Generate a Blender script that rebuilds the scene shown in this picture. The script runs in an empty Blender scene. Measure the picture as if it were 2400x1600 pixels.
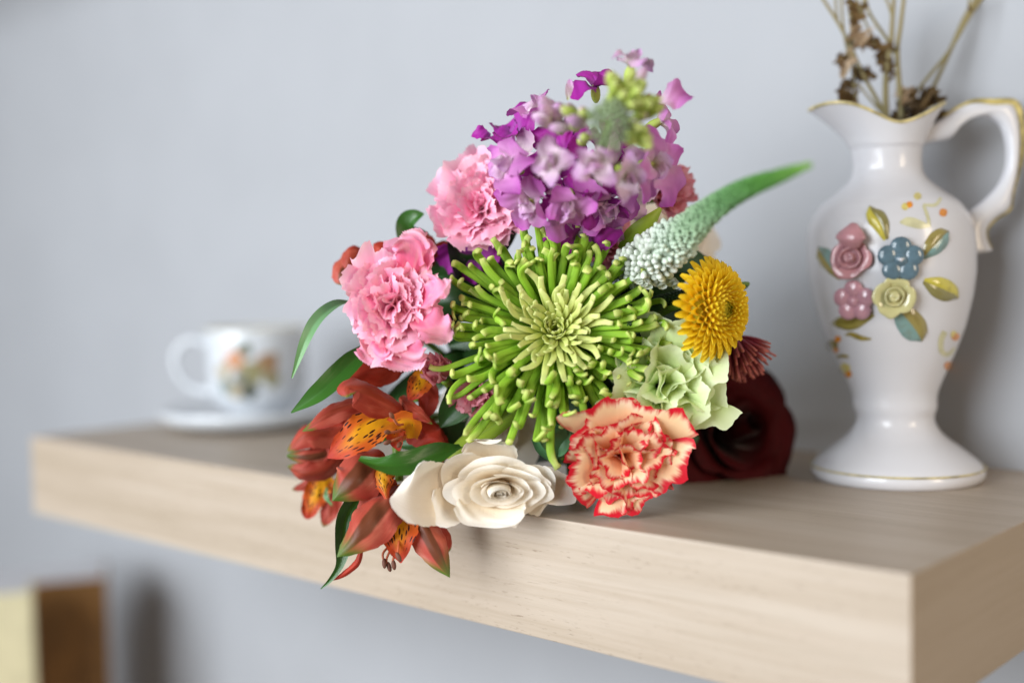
import bpy, math, random
import numpy as np
from mathutils import Matrix, Vector
R = random.Random(7)
S = 0.01                                   # everything below is written in centimetres
sc = bpy.context.scene
col = sc.collection

# ------------------------------------------------------------------ camera
FPX = 2738.5                               # focal length in pixels of the 2400 px wide photograph
CAM = np.array([15.18, -35.386, 9.414])
YAW, PITCH, ROLL = math.radians(-42.08), math.radians(2.828), math.radians(-1.121)
def cam_axes():
    cy, sy, cp, sp = math.cos(YAW), math.sin(YAW), math.cos(PITCH), math.sin(PITCH)
    f = np.array([sy*cp, cy*cp, -sp]); r = np.array([cy, -sy, 0.]); u = np.cross(r, f)
    c, s = math.cos(ROLL), math.sin(ROLL)
    return c*r+s*u, -s*r+c*u, f
CR, CU, CF = cam_axes()
cam = bpy.data.cameras.new('camera'); camo = bpy.data.objects.new('camera', cam); col.objects.link(camo)
M = Matrix.Identity(4)
for i in range(3):
    M[i][0], M[i][1], M[i][2], M[i][3] = CR[i], CU[i], -CF[i], CAM[i]*S
camo.matrix_world = M
cam.sensor_width = 36; cam.lens = FPX/2400*36; cam.clip_start = .01; cam.clip_end = 50
cam.dof.use_dof = True; cam.dof.focus_distance = .474; cam.dof.aperture_fstop = 2.3
sc.camera = camo
sc.cycles.use_denoising = True
sc.cycles.max_bounces = 8; sc.cycles.diffuse_bounces = 4; sc.cycles.transmission_bounces = 6

# ------------------------------------------------------------------ light
w = bpy.data.worlds.new('World'); sc.world = w; w.use_nodes = True
bg = w.node_tree.nodes['Background']; bg.inputs[0].default_value = (1, .87, .74, 1); bg.inputs[1].default_value = .12
def area(name, loc, target, sx, sy, power, color):
    l = bpy.data.lights.new(name, 'AREA'); l.shape = 'RECTANGLE'; l.size = sx*S; l.size_y = sy*S
    l.energy = power; l.color = color
    o = bpy.data.objects.new(name, l); col.objects.link(o); o.location = Vector(loc)*S
    d = Vector(target)-Vector(loc); o.rotation_euler = d.to_track_quat('-Z', 'Y').to_euler(); return o
area('window_light', (-42, -130, 34), (-24, 5, 5), 120, 95, 37, (.89, .95, 1))
area('side_window_light', (190, -30, 50), (-10, 8, 3), 40, 90, 14.0, (1, .82, .60))
sc.view_settings.view_transform = 'Standard'; sc.view_settings.look = 'None'
sc.view_settings.exposure = 0.15; sc.view_settings.gamma = 1

# ------------------------------------------------------------------ helpers
def lin(h):
    h = h.lstrip('#'); o = []
    for k in (0, 2, 4):
        c = int(h[k:k+2], 16)/255; o.append(c/12.92 if c <= .04045 else ((c+.055)/1.055)**2.4)
    return tuple(o)+(1,)
DZ = 1.3                                   # the bouquet as a whole sits this much deeper
def W(px, py, d):                          # photograph pixel + distance -> a point of the place
    return CAM+(d+DZ)*(CF+CR*(px-1200)/FPX+CU*(800-py)/FPX)
def V(a, b, c):                            # direction: right, up, towards the viewer
    v = CR*a+CU*b-CF*c; return v/np.linalg.norm(v)
def nrm(v):
    v = np.asarray(v, float); return v/(np.linalg.norm(v)+1e-12)
def frame(axis, spin=0., up=None):
    z = nrm(axis); up = CU if up is None else up
    x = np.cross(up, z)
    if np.linalg.norm(x) < 1e-3: x = np.cross(CR, z)
    x = nrm(x); y = np.cross(z, x); c, s = math.cos(spin), math.sin(spin)
    return np.array([c*x+s*y, -s*x+c*y, z])
def place(P, F, o, sc_=(1, 1, 1)):          # local (x,y,z) -> place
    return np.asarray(o)+(np.asarray(P)*np.asarray(sc_))@F
def thing(name, label, cat, loc, group=None):
    o = bpy.data.objects.new(name, None); col.objects.link(o); o.location = Vector(loc)*S
    o.empty_display_size = .01; o['label'] = label; o['category'] = cat
    if group: o['group'] = group
    o['wl'] = [float(v) for v in loc]; return o
def mesh(name, verts, faces, mat, parent=None, uv=None, smooth=True):
    verts = np.asarray(verts, float).reshape(-1, 3)
    off = np.zeros(3)
    if parent is not None: off = np.array(parent['wl'])
    me = bpy.data.meshes.new(name)
    me.from_pydata(((verts-off)*S).tolist(), [], [tuple(int(i) for i in f) for f in faces])
    if uv is not None:
        uv = np.asarray(uv, float).reshape(-1, 2); lay = me.uv_layers.new(name='UVMap')
        li = np.empty(len(me.loops), dtype=np.int32); me.loops.foreach_get('vertex_index', li)
        lay.data.foreach_set('uv', uv[li].ravel())
    if smooth: me.polygons.foreach_set('use_smooth', [True]*len(me.polygons))
    for m in (mat if isinstance(mat, (list, tuple)) else [mat]): me.materials.append(m)
    o = bpy.data.objects.new(name, me); col.objects.link(o)
    o['wl'] = [float(v) for v in off]
    if parent is not None: o.parent = parent
    return o
def gfaces(nv, nu, close=False):
    f = []
    for j in range(nv-1):
        for i in range(nu if close else nu-1):
            a = j*nu+i; b = j*nu+(i+1) % nu; f.append((a, b, b+nu, a+nu))
    return f
def uvgrid(nv, nu):
    u, v = np.meshgrid(np.linspace(0, 1, nu), np.linspace(0, 1, nv)); return np.stack([u, v], -1)
def spline(pts, n):
    p = np.asarray(pts, float)
    if len(p) == 2: return p[0]+(p[1]-p[0])*np.linspace(0, 1, n)[:, None]
    q = np.vstack([2*p[0]-p[1], p, 2*p[-1]-p[-2]]); t = np.linspace(0, len(p)-1-1e-9, n); k = t.astype(int); f = (t-k)[:, None]
    a, b, c, d = q[k], q[k+1], q[k+2], q[k+3]
    return .5*(2*b+(c-a)*f+(2*a-5*b+4*c-d)*f*f+(3*b-a-3*c+d)*f**3)
def smooth_rnd(x, seed, k=3, f0=1.):
    r = random.Random(seed); o = np.zeros_like(x)
    for i in range(k): o = o+math.pow(.6, i)*np.sin(f0*(i+1)*x*(1+.3*r.random())+r.random()*6.28)
    return o
def tube_geo(pts, rad, ns=8, n=None, flat=1., hint=None, caps=True, groove=0., jit=0.):
    n = n or max(4, len(pts)*5); c = spline(pts, n)
    r = np.interp(np.linspace(0, 1, n), np.linspace(0, 1, len(rad)), rad) if hasattr(rad, '__len__') and len(rad) > 1 else np.full(n, float(np.ravel(rad)[0]))
    t = np.gradient(c, axis=0); t /= np.linalg.norm(t, axis=1)[:, None]+1e-12
    h = np.array([.31, .2, .93]) if hint is None else np.asarray(hint, float)
    nn = np.empty_like(c); h = h-t[0]*(h@t[0]); h = nrm(h)
    for i in range(n):
        h = nrm(h-t[i]*(h@t[i])); nn[i] = h
    b = np.cross(t, nn); a = np.linspace(0, 2*math.pi, ns, endpoint=False)
    rm = r[:, None]*(1-groove*np.exp(-((a[None]-math.pi/2)/.55)**2))
    if jit: rm[-2:] *= 1+jit*np.array([[R.uniform(-1, 1) for _ in range(ns)] for _ in range(2)])
    P = c[:, None]+rm[..., None]*(np.cos(a)[None, :, None]*b[:, None]+flat*np.sin(a)[None, :, None]*nn[:, None])
    uv = uvgrid(n, ns); f = gfaces(n, ns, True); P = P.reshape(-1, 3); uv = uv.reshape(-1, 2)
    if caps:
        f.append(tuple(range(ns-1, -1, -1))); f.append(tuple((n-1)*ns+i for i in range(ns)))
    return P, f, uv
def tube(name, pts, rad, mat, parent, **k):
    P, f, uv = tube_geo(pts, rad, **k); return mesh(name, P, f, mat, parent, uv)
def ribbon(name, pts, wid, mat, parent, hint=None, cup=.3, ruf=0., rk=3., twist=(0,), nu=11, nv=26, seed=0, edge=0., fold=0., rnd=0., teeth=0.):
    """a petal or leaf: centre line, half widths along it, cupped towards `hint`"""
    c = spline(pts, nv); v = np.linspace(0, 1, nv)
    wd = np.interp(v, np.linspace(0, 1, len(wid)), wid)
    for _ in range(3): wd[1:-1] = (wd[:-2]+2*wd[1:-1]+wd[2:])/4
    t = np.gradient(c, axis=0); t /= np.linalg.norm(t, axis=1)[:, None]+1e-12
    h = -CF if hint is None else np.asarray(hint, float)
    N = np.array([nrm(h-q*(h@q)) for q in t]); B = np.cross(t, N)
    tw = np.radians(np.interp(v, np.linspace(0, 1, len(twist)), twist))[:, None]
    N, B = N*np.cos(tw)-B*np.sin(tw), B*np.cos(tw)+N*np.sin(tw)
    u = np.linspace(-1, 1, nu)
    rr = ruf*np.sin(rk*math.pi*v[:, None]*1.7+u[None]*1.9+seed)*np.abs(u[None])**1.5+ruf*.4*smooth_rnd(v[:, None]*6+u[None]*2, seed, 3, 1.3)
    ve = v[:, None]*(1-rnd*np.abs(u[None])**2.4)*np.ones((nv, nu))
    if teeth: q_ = np.random.RandomState(seed+1); ve = ve-teeth*v[:, None]**6*(q_.rand(nu)*.6+.6*(np.arange(nu) % 2))[None]
    ve = np.clip(ve, 0, 1); q = ve*(nv-1); k0 = np.clip(q.astype(int), 0, nv-2); fr = q-k0
    def smp(a): return a[k0]*(1-fr.reshape(fr.shape+(1,)*(a.ndim-1)))+a[k0+1]*fr.reshape(fr.shape+(1,)*(a.ndim-1))
    wq = smp(wd); hgt = wq*(cup*(u[None]**2)+fold*np.abs(u[None])+rr)
    ww = wq*u[None]*(1+edge*smooth_rnd(v[:, None]*14, seed+5, 3, 1.7)*np.abs(u[None])**3)
    P = smp(c)+smp(B)*ww[..., None]+smp(N)*hgt[..., None]
    return mesh(name, P, gfaces(nv, nu), mat, parent, uvgrid(nv, nu))
def ell_geo(c, F, rx, ry, rz, n=8, m=6):
    th = np.linspace(0, math.pi, m); ph = np.linspace(0, 2*math.pi, n, endpoint=False)
    P = np.stack([np.outer(np.sin(th), np.cos(ph))*rx, np.outer(np.sin(th), np.sin(ph))*ry, np.outer(-np.cos(th), np.ones(n))*rz], -1)
    return place(P.reshape(-1, 3), F, c), gfaces(m, n, True), uvgrid(m, n).reshape(-1, 2)
def ell(name, c, F, rx, ry, rz, mat, parent, n=12, m=9):
    P, f, uv = ell_geo(c, F, rx, ry, rz, n, m); return mesh(name, P, f, mat, parent, uv)
class Join:
    def __init__(s): s.p, s.f, s.u, s.n = [], [], [], 0
    def add(s, P, f, uv):
        s.p.append(P); s.u.append(uv); s.f += [tuple(i+s.n for i in q) for q in f]; s.n += len(P)
    def out(s, name, mat, parent): return mesh(name, np.vstack(s.p), s.f, mat, parent, np.vstack(s.u))
def solid(o, t, off=0.):
    m = o.modifiers.new('solid', 'SOLIDIFY'); m.thickness = t*S; m.offset = off; return o

# ------------------------------------------------------------------ materials
class NT:
    def __init__(s, name):
        s.m = bpy.data.materials.new(name); s.m.use_nodes = True; s.t = s.m.node_tree; s.b = s.t.nodes['Principled BSDF']; s.out = s.t.nodes['Material Output']
    def n(s, k, **kw):
        q = s.t.nodes.new(k)
        for a, b in kw.items(): setattr(q, a, b)
        return q
    def l(s, a, b): s.t.links.new(a, b)
    def val(s, x, sock):
        if hasattr(x, 'links'): s.l(x, sock)
        else: sock.default_value = x
    def math(s, op, a, b=0., c=None, clamp=False):
        q = s.n('ShaderNodeMath', operation=op, use_clamp=clamp); s.val(a, q.inputs[0]); s.val(b, q.inputs[1])
        if c is not None: s.val(c, q.inputs[2])
        return q.outputs[0]
    def step(s, x, a, b):
        q = s.n('ShaderNodeMapRange', interpolation_type='SMOOTHSTEP'); s.val(x, q.inputs[0]); q.inputs[1].default_value = a; q.inputs[2].default_value = b; return q.outputs[0]
    def mix(s, f, a, b, mode='MIX'):
        q = s.n('ShaderNodeMix', data_type='RGBA', blend_type=mode); s.val(f, q.inputs[0]); s.val(a, q.inputs[6]); s.val(b, q.inputs[7]); return q.outputs[2]
    def ramp(s, x, stops):
        q = s.n('ShaderNodeValToRGB'); e = q.color_ramp.elements
        e[0].position, e[0].color = stops[0]; e[1].position, e[1].color = stops[-1]
        for p, c in stops[1:-1]: k = e.new(p); k.color = c
        s.l(x, q.inputs[0]); return q.outputs[0]
    def noise(s, vec, scale, det=3, rough=.5):
        q = s.n('ShaderNodeTexNoise'); s.l(vec, q.inputs['Vector']); q.inputs['Scale'].default_value = scale; q.inputs['Detail'].default_value = det; q.inputs['Roughness'].default_value = rough; return q.outputs[0]
    def vec(s, x, y, z):
        q = s.n('ShaderNodeCombineXYZ'); s.val(x, q.inputs[0]); s.val(y, q.inputs[1]); s.val(z, q.inputs[2]); return q.outputs[0]
def simple(name, h, rough=.5, spec=.5, coat=0., bump=0., bscale=200, var=.0, vscale=30):
    k = NT(name); b = k.b; c = lin(h) if isinstance(h, str) else h
    tc = k.n('ShaderNodeTexCoord')
    if var:
        f = k.step(k.noise(tc.outputs['Object'], vscale, 4), .3, .7)
        k.l(k.mix(f, tuple(q*(1-var) for q in c[:3])+(1,), tuple(min(1, q*(1+var)) for q in c[:3])+(1,)), b.inputs['Base Color'])
    else: b.inputs['Base Color'].default_value = c
    b.inputs['Roughness'].default_value = rough; b.inputs['Specular IOR Level'].default_value = spec; b.inputs['Coat Weight'].default_value = coat; b.inputs['Coat Roughness'].default_value = .05
    if bump:
        q = k.n('ShaderNodeBump'); q.inputs['Strength'].default_value = bump; q.inputs['Distance'].default_value = .0006
        k.l(k.noise(tc.outputs['Object'], bscale, 4), q.inputs['Height']); k.l(q.outputs[0], b.inputs['Normal'])
    return k.m
def petal(name, stops, edge=None, ew=(.74, 1.0), eu=True, streak=.12, sfreq=26, transl=.28, rough=.55, mid=None, midw=.45, tip=None, tipw=.8, spots=None, spotr=(.22, .9), yel=None, sheen=.08, spec=.3, rnd=.12, patch=None, patchv=.5, vein=0.):
    k = NT(name); b = k.b
    uv = k.n('ShaderNodeUVMap'); sp = k.n('ShaderNodeSeparateXYZ'); k.l(uv.outputs[0], sp.inputs[0]); U, Vv = sp.outputs[0], sp.outputs[1]
    oi = k.n('ShaderNodeObjectInfo'); rn = k.math('MULTIPLY', oi.outputs['Random'], 37.)
    a = k.math('ABSOLUTE', k.math('MULTIPLY_ADD', U, 2., -1.))
    st = k.noise(k.vec(k.math('MULTIPLY', U, sfreq), k.math('MULTIPLY', Vv, 1.6), rn), 1., 3, .6)
    bl = k.noise(k.vec(k.math('MULTIPLY', U, 3.), k.math('MULTIPLY', Vv, 3.), rn), 1., 3)
    vj = k.math('ADD', Vv, k.math('MULTIPLY_ADD', bl, .24, -.12))
    c = k.ramp(vj, [(p, lin(h)) for p, h in stops])
    if patch: c = k.mix(k.math('MULTIPLY', k.step(bl, .45, .62), patchv), c, lin(patch))
    if yel:
        f = k.math('MULTIPLY', k.step(a, .62, .12), k.step(Vv, .95, .45)); c = k.mix(f, c, lin(yel))
    if mid:
        f = k.math('MULTIPLY', k.step(k.math('ADD', a, k.math('MULTIPLY_ADD', bl, .3, -.15)), midw, midw*.66), k.step(Vv, .12, .4)); c = k.mix(f, c, lin(mid))
    if tip: c = k.mix(k.step(vj, tipw, 1.), c, lin(tip))
    if edge:
        x = k.math('MAXIMUM', Vv, k.math('MULTIPLY', k.step(Vv, .35, .75), a)) if eu else Vv
        x = k.math('ADD', x, k.math('MULTIPLY_ADD', st, .42, -.21)); c = k.mix(k.step(x, *ew), c, lin(edge))
    if spots:
        vo = k.n('ShaderNodeTexVoronoi'); vo.inputs['Scale'].default_value = 1.; vo.inputs['Randomness'].default_value = .8
        k.l(k.vec(k.math('MULTIPLY', U, 11.), k.math('MULTIPLY', Vv, 6.), rn), vo.inputs['Vector'])
        f = k.math('MULTIPLY', k.step(vo.outputs[0], .34, .25), k.math('MULTIPLY', k.step(Vv, spotr[0], spotr[0]+.08), k.step(Vv, spotr[1], spotr[1]-.06))); c = k.mix(f, c, lin(spots))
    g = k.math('MULTIPLY_ADD', st, 2*streak, 1-streak); g = k.math('MULTIPLY', g, k.math('MULTIPLY_ADD', oi.outputs['Random'], rnd, 1-rnd/2))
    if vein:
        wv = k.math('ABSOLUTE', k.math('SINE', k.math('MULTIPLY', k.math('MULTIPLY_ADD', a, -.8, Vv), 46.))); g = k.math('MULTIPLY', g, k.math('MULTIPLY_ADD', k.step(wv, 0., .25), vein, 1-vein))
        g = k.math('MULTIPLY', g, k.math('MULTIPLY_ADD', k.step(a, 0.02, .06), -.18, 1.18))
    q = k.n('ShaderNodeVectorMath', operation='SCALE'); k.l(c, q.inputs[0]); k.l(g, q.inputs['Scale']); c = q.outputs[0]
    k.l(c, b.inputs['Base Color']); b.inputs['Roughness'].default_value = rough; b.inputs['Specular IOR Level'].default_value = spec
    b.inputs['Sheen Weight'].default_value = sheen; b.inputs['Sheen Roughness'].default_value = .4
    bp = k.n('ShaderNodeBump'); bp.inputs['Strength'].default_value = .25; bp.inputs['Distance'].default_value = .0006; k.l(st, bp.inputs['Height']); k.l(bp.outputs[0], b.inputs['Normal'])
    if transl:
        tr = k.n('ShaderNodeBsdfTranslucent'); k.l(c, tr.inputs[0]); mx = k.n('ShaderNodeMixShader'); mx.inputs[0].default_value = transl
        k.l(b.outputs[0], mx.inputs[1]); k.l(tr.outputs[0], mx.inputs[2]); k.l(mx.outputs[0], k.out.inputs[0])
    return k.m
def wood(name, axis, warm=0.):
    k = NT(name); tc = k.n('ShaderNodeTexCoord'); sp = k.n('ShaderNodeSeparateXYZ'); k.l(tc.outputs['Object'], sp.inputs[0])
    L = sp.outputs[axis]; A = sp.outputs[1-axis]; Z = sp.outputs[2]
    warp = k.noise(k.vec(k.math('MULTIPLY', L, 5.), k.math('MULTIPLY', A, 14.), k.math('MULTIPLY', Z, 14.)), 1., 3)
    broad = k.noise(k.vec(k.math('MULTIPLY', L, 2.2), k.math('MULTIPLY_ADD', warp, .8, k.math('MULTIPLY', A, 55.)), k.math('MULTIPLY', Z, 60.)), 1., 4, .6)
    fine = k.noise(k.vec(k.math('MULTIPLY', L, 14.), k.math('MULTIPLY', A, 420.), k.math('MULTIPLY', Z, 420.)), 1., 3, .6)
    pore = k.noise(k.vec(k.math('MULTIPLY', L, 210.), k.math('MULTIPLY', A, 1900.), k.math('MULTIPLY', Z, 1900.)), 1., 2, .5)
    c = k.ramp(broad, [(.28, lin('#a79784')), (.5, lin('#b5a594')), (.72, lin('#bfb1a2'))])
    c = k.mix(k.math('MULTIPLY', k.step(fine, .35, .75), .32), c, lin('#988670'))
    dash = k.math('MULTIPLY', k.step(pore, .635, .72), k.step(broad, .68, .42))
    c = k.mix(k.math('MULTIPLY', dash, .5), c, lin('#6d5640'))
    if warm: c = k.mix(warm, c, lin('#a8906a'))
    k.l(c, k.b.inputs['Base Color']); k.b.inputs['Roughness'].default_value = .42; k.b.inputs['Specular IOR Level'].default_value = .35
    bp = k.n('ShaderNodeBump'); bp.inputs['Strength'].default_value = .25; bp.inputs['Distance'].default_value = .0003
    k.l(k.math('SUBTRACT', fine, k.math('MULTIPLY', dash, .8)), bp.inputs['Height']); k.l(bp.outputs[0], k.b.inputs['Normal'])
    return k.m

m_wall = simple('wall_paint', (.40, .408, .432, 1), .85, .25, bump=.12, bscale=900, var=.025, vscale=9)
m_wood, m_wood_end = wood('pale_oak', 0), wood('pale_oak_end', 1, .5)
m_pink = petal('pink_carnation', [(0, '#e4587e'), (.35, '#fa8eb4'), (.75, '#ffaece'), (1, '#ffc4da')], edge='#ffd9e2', ew=(.93, 1.12), eu=False, patch='#f6b9b9', patchv=.35)
m_pale_pink = petal('pale_pink_petal', [(0, '#d77a8c'), (.4, '#efb0b8'), (1, '#f4c9cd')], rnd=.1)
m_bud_pink = petal('pink_bud', [(0, '#b84c60'), (.5, '#de8496'), (1, '#f0b2bc')], edge='#c2304d', ew=(.9, 1.1), rnd=.2)
m_stripe = petal('striped_carnation', [(0, '#e05f34'), (.45, '#f3a274'), (.85, '#fbd3a8'), (1, '#ffe6c8')], edge='#d3162c', ew=(.87, .99), streak=.06, sfreq=17, transl=.25, rnd=.1)
m_gcarn = petal('green_carnation', [(0, '#a3bf5c'), (.4, '#c3dc84'), (.8, '#dcecac'), (1, '#ebf4cb')], streak=.05, transl=.3, rnd=.06)
m_cream = petal('white_rose', [(0, '#e6cca2'), (.35, '#f8e8ce'), (.7, '#fff6e6'), (1, '#fffaf2')], streak=.03, sfreq=44, transl=.28, rnd=.04, edge='#e6dcc2', ew=(1.02, 1.16), rough=.5)
m_red = petal('dark_red_rose', [(0, '#1c0104'), (.5, '#3c0307'), (1, '#4a040a')], streak=.2, transl=.1, rough=.7, edge='#1b0205', ew=(.9, 1.15), sheen=.1, spec=.15)
m_green = petal('spider_mum_floret', [(0, '#648f1e'), (.55, '#80ae28'), (.88, '#9cc43e'), (1, '#d8e084')], streak=.3, sfreq=14, transl=.24, rough=.58, rnd=.36, sheen=.05, spec=.2)
m_green_in = petal('spider_mum_inner', [(0, '#a9b84a'), (.4, '#c8d468'), (1, '#dde392')], streak=.08, sfreq=5, transl=.15, rough=.5, rnd=.15, sheen=.05)
m_stock = petal('stock_petal', [(0, '#bdbb80'), (.22, '#dcbfd0'), (.5, '#d690c8'), (1, '#bd58b4')], streak=.1, transl=.3, rnd=.25)
m_stock_pale = petal('stock_petal_pale', [(0, '#b7bf7a'), (.3, '#e6d6d8'), (.7, '#dfbcd6'), (1, '#cd95cd')], streak=.08, transl=.3, rnd=.2)
m_stock_dark = petal('stock_petal_dark', [(0, '#8a5b96'), (.4, '#a5309a'), (1, '#9a1c8c')], streak=.12, transl=.2, rnd=.25)
m_bud_green = petal('stock_bud', [(0, '#8fa63c'), (.6, '#b3c65a'), (1, '#c9cf86')], streak=.08, rnd=.25, transl=.1)
m_sage = petal('sage_bud', [(0, '#71855c'), (1, '#93a57e')], streak=.1, rnd=.3, transl=0)
m_yellow = petal('button_mum', [(0, '#e6b80e'), (.5, '#f6d21a'), (1, '#fde03a')], streak=.1, sfreq=8, transl=.2, rnd=.12)
m_yellow_in = petal('button_mum_eye', [(0, '#8fa018'), (1, '#c9b418')], streak=.1, transl=.1, rnd=.2)
m_alstro = petal('lily_outer', [(0, '#862c16'), (.4, '#a43828'), (.8, '#b4483a'), (1, '#a83234')], mid='#a23f2a', midw=.30, tip='#67752c', tipw=.90, streak=.26, sfreq=60, transl=.25, patch='#cf6c54', patchv=.4, rough=.5, spec=.3)
m_alstro_red = petal('lily_red', [(0, '#7d2216'), (.5, '#a9301f'), (1, '#b23a2a')], streak=.16, sfreq=40, transl=.22, patch='#c04b33', patchv=.35, rnd=.2)
m_alstro_in = petal('lily_inner', [(0, '#cf8412'), (.45, '#d0661c'), (.8, '#c64a1e'), (1, '#b83424')], yel='#e8a413', spots='#38100a', streak=.1, sfreq=30, transl=.25)
m_alstro_gm = petal('lily_green_midrib', [(0, '#98321f'), (.5, '#b85040'), (1, '#b4443a')], mid='#6e3a22', midw=.42, tip='#58752a', tipw=.72, streak=.26, sfreq=60, transl=.22, rough=.42, spec=.4, patch='#dc8268', patchv=.4)
m_leaf = petal('leaf_green', [(0, '#2c5618'), (.5, '#2d5a18'), (1, '#386a20')], streak=.08, sfreq=18, transl=.12, rough=.33, spec=.55, sheen=0, vein=.1)
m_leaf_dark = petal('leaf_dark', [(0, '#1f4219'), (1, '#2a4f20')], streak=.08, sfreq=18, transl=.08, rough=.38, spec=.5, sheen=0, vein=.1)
m_leaf_pale = petal('leaf_pale', [(0, '#4c7a44'), (.6, '#6f9a6c'), (1, '#5f9050')], streak=.1, sfreq=18, transl=.12, rough=.35, spec=.6, sheen=.1, vein=.08)
m_euc = petal('round_leaf', [(0, '#4b7a4a'), (1, '#5f8f63')], streak=.05, transl=.1, rough=.4, spec=.5, vein=.1)
m_stem = petal('stem_green', [(0, '#5f7f22'), (1, '#6f8f2c')], streak=.12, sfreq=6, transl=0, rough=.4, spec=.45, sheen=0)
m_bract = petal('bract_green', [(0, '#73902a'), (1, '#9fb53c')], streak=.1, sfreq=8, transl=.15, rough=.42)
m_ver_w = petal('veronica_bud', [(0, '#c8d2b8'), (1, '#e6ebe2')], streak=.05, transl=.15, rnd=.12)
m_ver_g = petal('veronica_tip', [(0, '#dfe8da'), (.27, '#cfdccb'), (.36, '#a8c4a0'), (.55, '#6d9a62'), (.8, '#528838'), (1, '#84b04c')], streak=.05, transl=.05, rnd=.0)
m_ver_gg = petal('veronica_end', [(0, '#5f9a33'), (1, '#6fae3c')], streak=.1, transl=.05, rnd=.1)
m_ver_d = simple('veronica_dark', '#24431d', .6)
m_spiky = petal('spiky_pink', [(0, '#5f1526'), (.6, '#8c2c40'), (1, '#b8695f')], streak=.1, sfreq=5, transl=.1, rnd=.3)
m_anther = simple('anther', '#7a4a38', .7, var=.3)
m_fil = petal('filament', [(0, '#c45a2a'), (1, '#c47a60')], streak=.1, transl=.1)
m_white = simple('white_glaze', (.655, .65, .68, 1), .22, .35, coat=.25, var=.02, vscale=20)
m_bisque = simple('white_porcelain', (.62, .645, .68, 1), .2, .5, coat=.5)
m_gilt = simple('gilt_paint', '#bfb07c', .3, .5, coat=.4, var=.35, vscale=180)
m_gilt_brown = simple('gilt_paint_worn', '#b0a062', .3, .5, coat=.3, var=.4, vscale=200)
m_c_pink = simple('glazed_pink', '#b9868d', .2, .5, coat=.5, var=.12, vscale=120)
m_c_pink2 = simple('glazed_rose_pink', '#bb8b97', .14, .5, coat=.7, var=.12, vscale=120)
m_c_blue = simple('glazed_blue', '#5a727f', .2, .5, coat=.6, var=.2, vscale=150)
m_c_cream = simple('glazed_cream', '#c9c48f', .16, .5, coat=.6, var=.08, vscale=120)
def two_tone(name, a, b, k0=.5):
    k = NT(name); uv = k.n('ShaderNodeUVMap'); sp = k.n('ShaderNodeSeparateXYZ'); k.l(uv.outputs[0], sp.inputs[0]); tc = k.n('ShaderNodeTexCoord')
    nz = k.noise(tc.outputs['Object'], 260, 4); x = k.math('ADD', sp.outputs[0], k.math('MULTIPLY_ADD', nz, .1, -.05))
    c = k.mix(k.step(x, k0-.02, k0+.02), lin(a), lin(b)); c = k.mix(k.math('MULTIPLY', k.step(nz, .45, .75), .35), c, lin('#6b5a2c'))
    v = k.step(sp.outputs[1], .06, .0); c = k.mix(v, c, lin('#6d5426'))
    k.l(c, k.b.inputs['Base Color']); k.b.inputs['Roughness'].default_value = .18; k.b.inputs['Coat Weight'].default_value = .5; return k.m
m_l_yel = two_tone('painted_leaf_yellow', '#8a8350', '#c9bd4e')
m_l_yel2 = two_tone('painted_leaf_lemon', '#c9bd4e', '#9a8f4c')
m_l_teal = two_tone('painted_leaf_teal', '#7d9c98', '#978a50')
m_l_teal2 = two_tone('painted_leaf_olive', '#8f8238', '#6f9a8f')
m_l_olive = two_tone('painted_leaf_brown', '#7f7434', '#958a44')
m_p_or = simple('paint_orange', '#d98a2c', .25, coat=.4, var=.2, vscale=300)
m_p_ye = simple('paint_yellow', '#cfc072', .25, coat=.4, var=.2, vscale=300)
m_p_pale = simple('paint_pale_yellow', '#cbc7a0', .25, coat=.4, var=.12, vscale=200)
m_p_olive = simple('paint_olive', '#8f7f3c', .25, coat=.4, var=.2, vscale=200)
m_dry_stem = petal('dry_stem', [(0, '#6f6848'), (1, '#8d8059')], streak=.15, sfreq=6, transl=0, rough=.7)
m_dry_leaf = petal('dry_leaf', [(0, '#5a4528'), (.6, '#6b5331'), (1, '#54401f')], streak=.3, sfreq=12, transl=.12, rough=.8, rnd=.4)
m_dry_tan = petal('dry_leaf_tan', [(0, '#9c8468'), (.6, '#b09a80'), (1, '#8f7a5c')], streak=.25, sfreq=12, transl=.12, rough=.8, rnd=.2)
m_dry_dark = petal('dry_leaf_dark', [(0, '#3f2f18'), (1, '#4d3b20')], streak=.3, sfreq=12, transl=.05, rough=.8, rnd=.4)
m_page = simple('page_paper', '#c9c8cc', .8, var=.06, vscale=400)
m_cover_b = simple('brown_cover', '#7a5428', .55, var=.2, vscale=60)
m_cover_t = simple('tan_cover', '#9a7550', .5, var=.12, vscale=60)
m_cover_c = simple('cream_cover', '#d5cba6', .6, var=.06, vscale=60)

# ------------------------------------------------------------------ setting: wall and shelf
SX, SY, ST = 59.5, 22.25, 5.0
o = mesh('wall', [(-1200, SY, -120), (160, SY, -120), (160, SY, 170), (-1200, SY, 170), (-1200, SY+8, -120), (160, SY+8, -120), (160, SY+8, 170), (-1200, SY+8, 170)],
     [(0, 1, 2, 3), (5, 4, 7, 6), (4, 0, 3, 7), (1, 5, 6, 2), (3, 2, 6, 7), (4, 5, 1, 0)], m_wall, smooth=False); o['kind'] = 'structure'
def box_geo(x0, x1, y0, y1, z0, z1):
    p = [(x0, y0, z0), (x1, y0, z0), (x1, y1, z0), (x0, y1, z0), (x0, y0, z1), (x1, y0, z1), (x1, y1, z1), (x0, y1, z1)]
    return np.array(p, float), [(0, 3, 2, 1), (4, 5, 6, 7), (0, 1, 5, 4), (1, 2, 6, 5), (2, 3, 7, 6), (3, 0, 4, 7)]
def bevel(o, wdt, seg=2):
    m = o.modifiers.new('bevel', 'BEVEL'); m.width = wdt*S; m.segments = seg; m.limit_method = 'ANGLE'; return o
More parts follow.
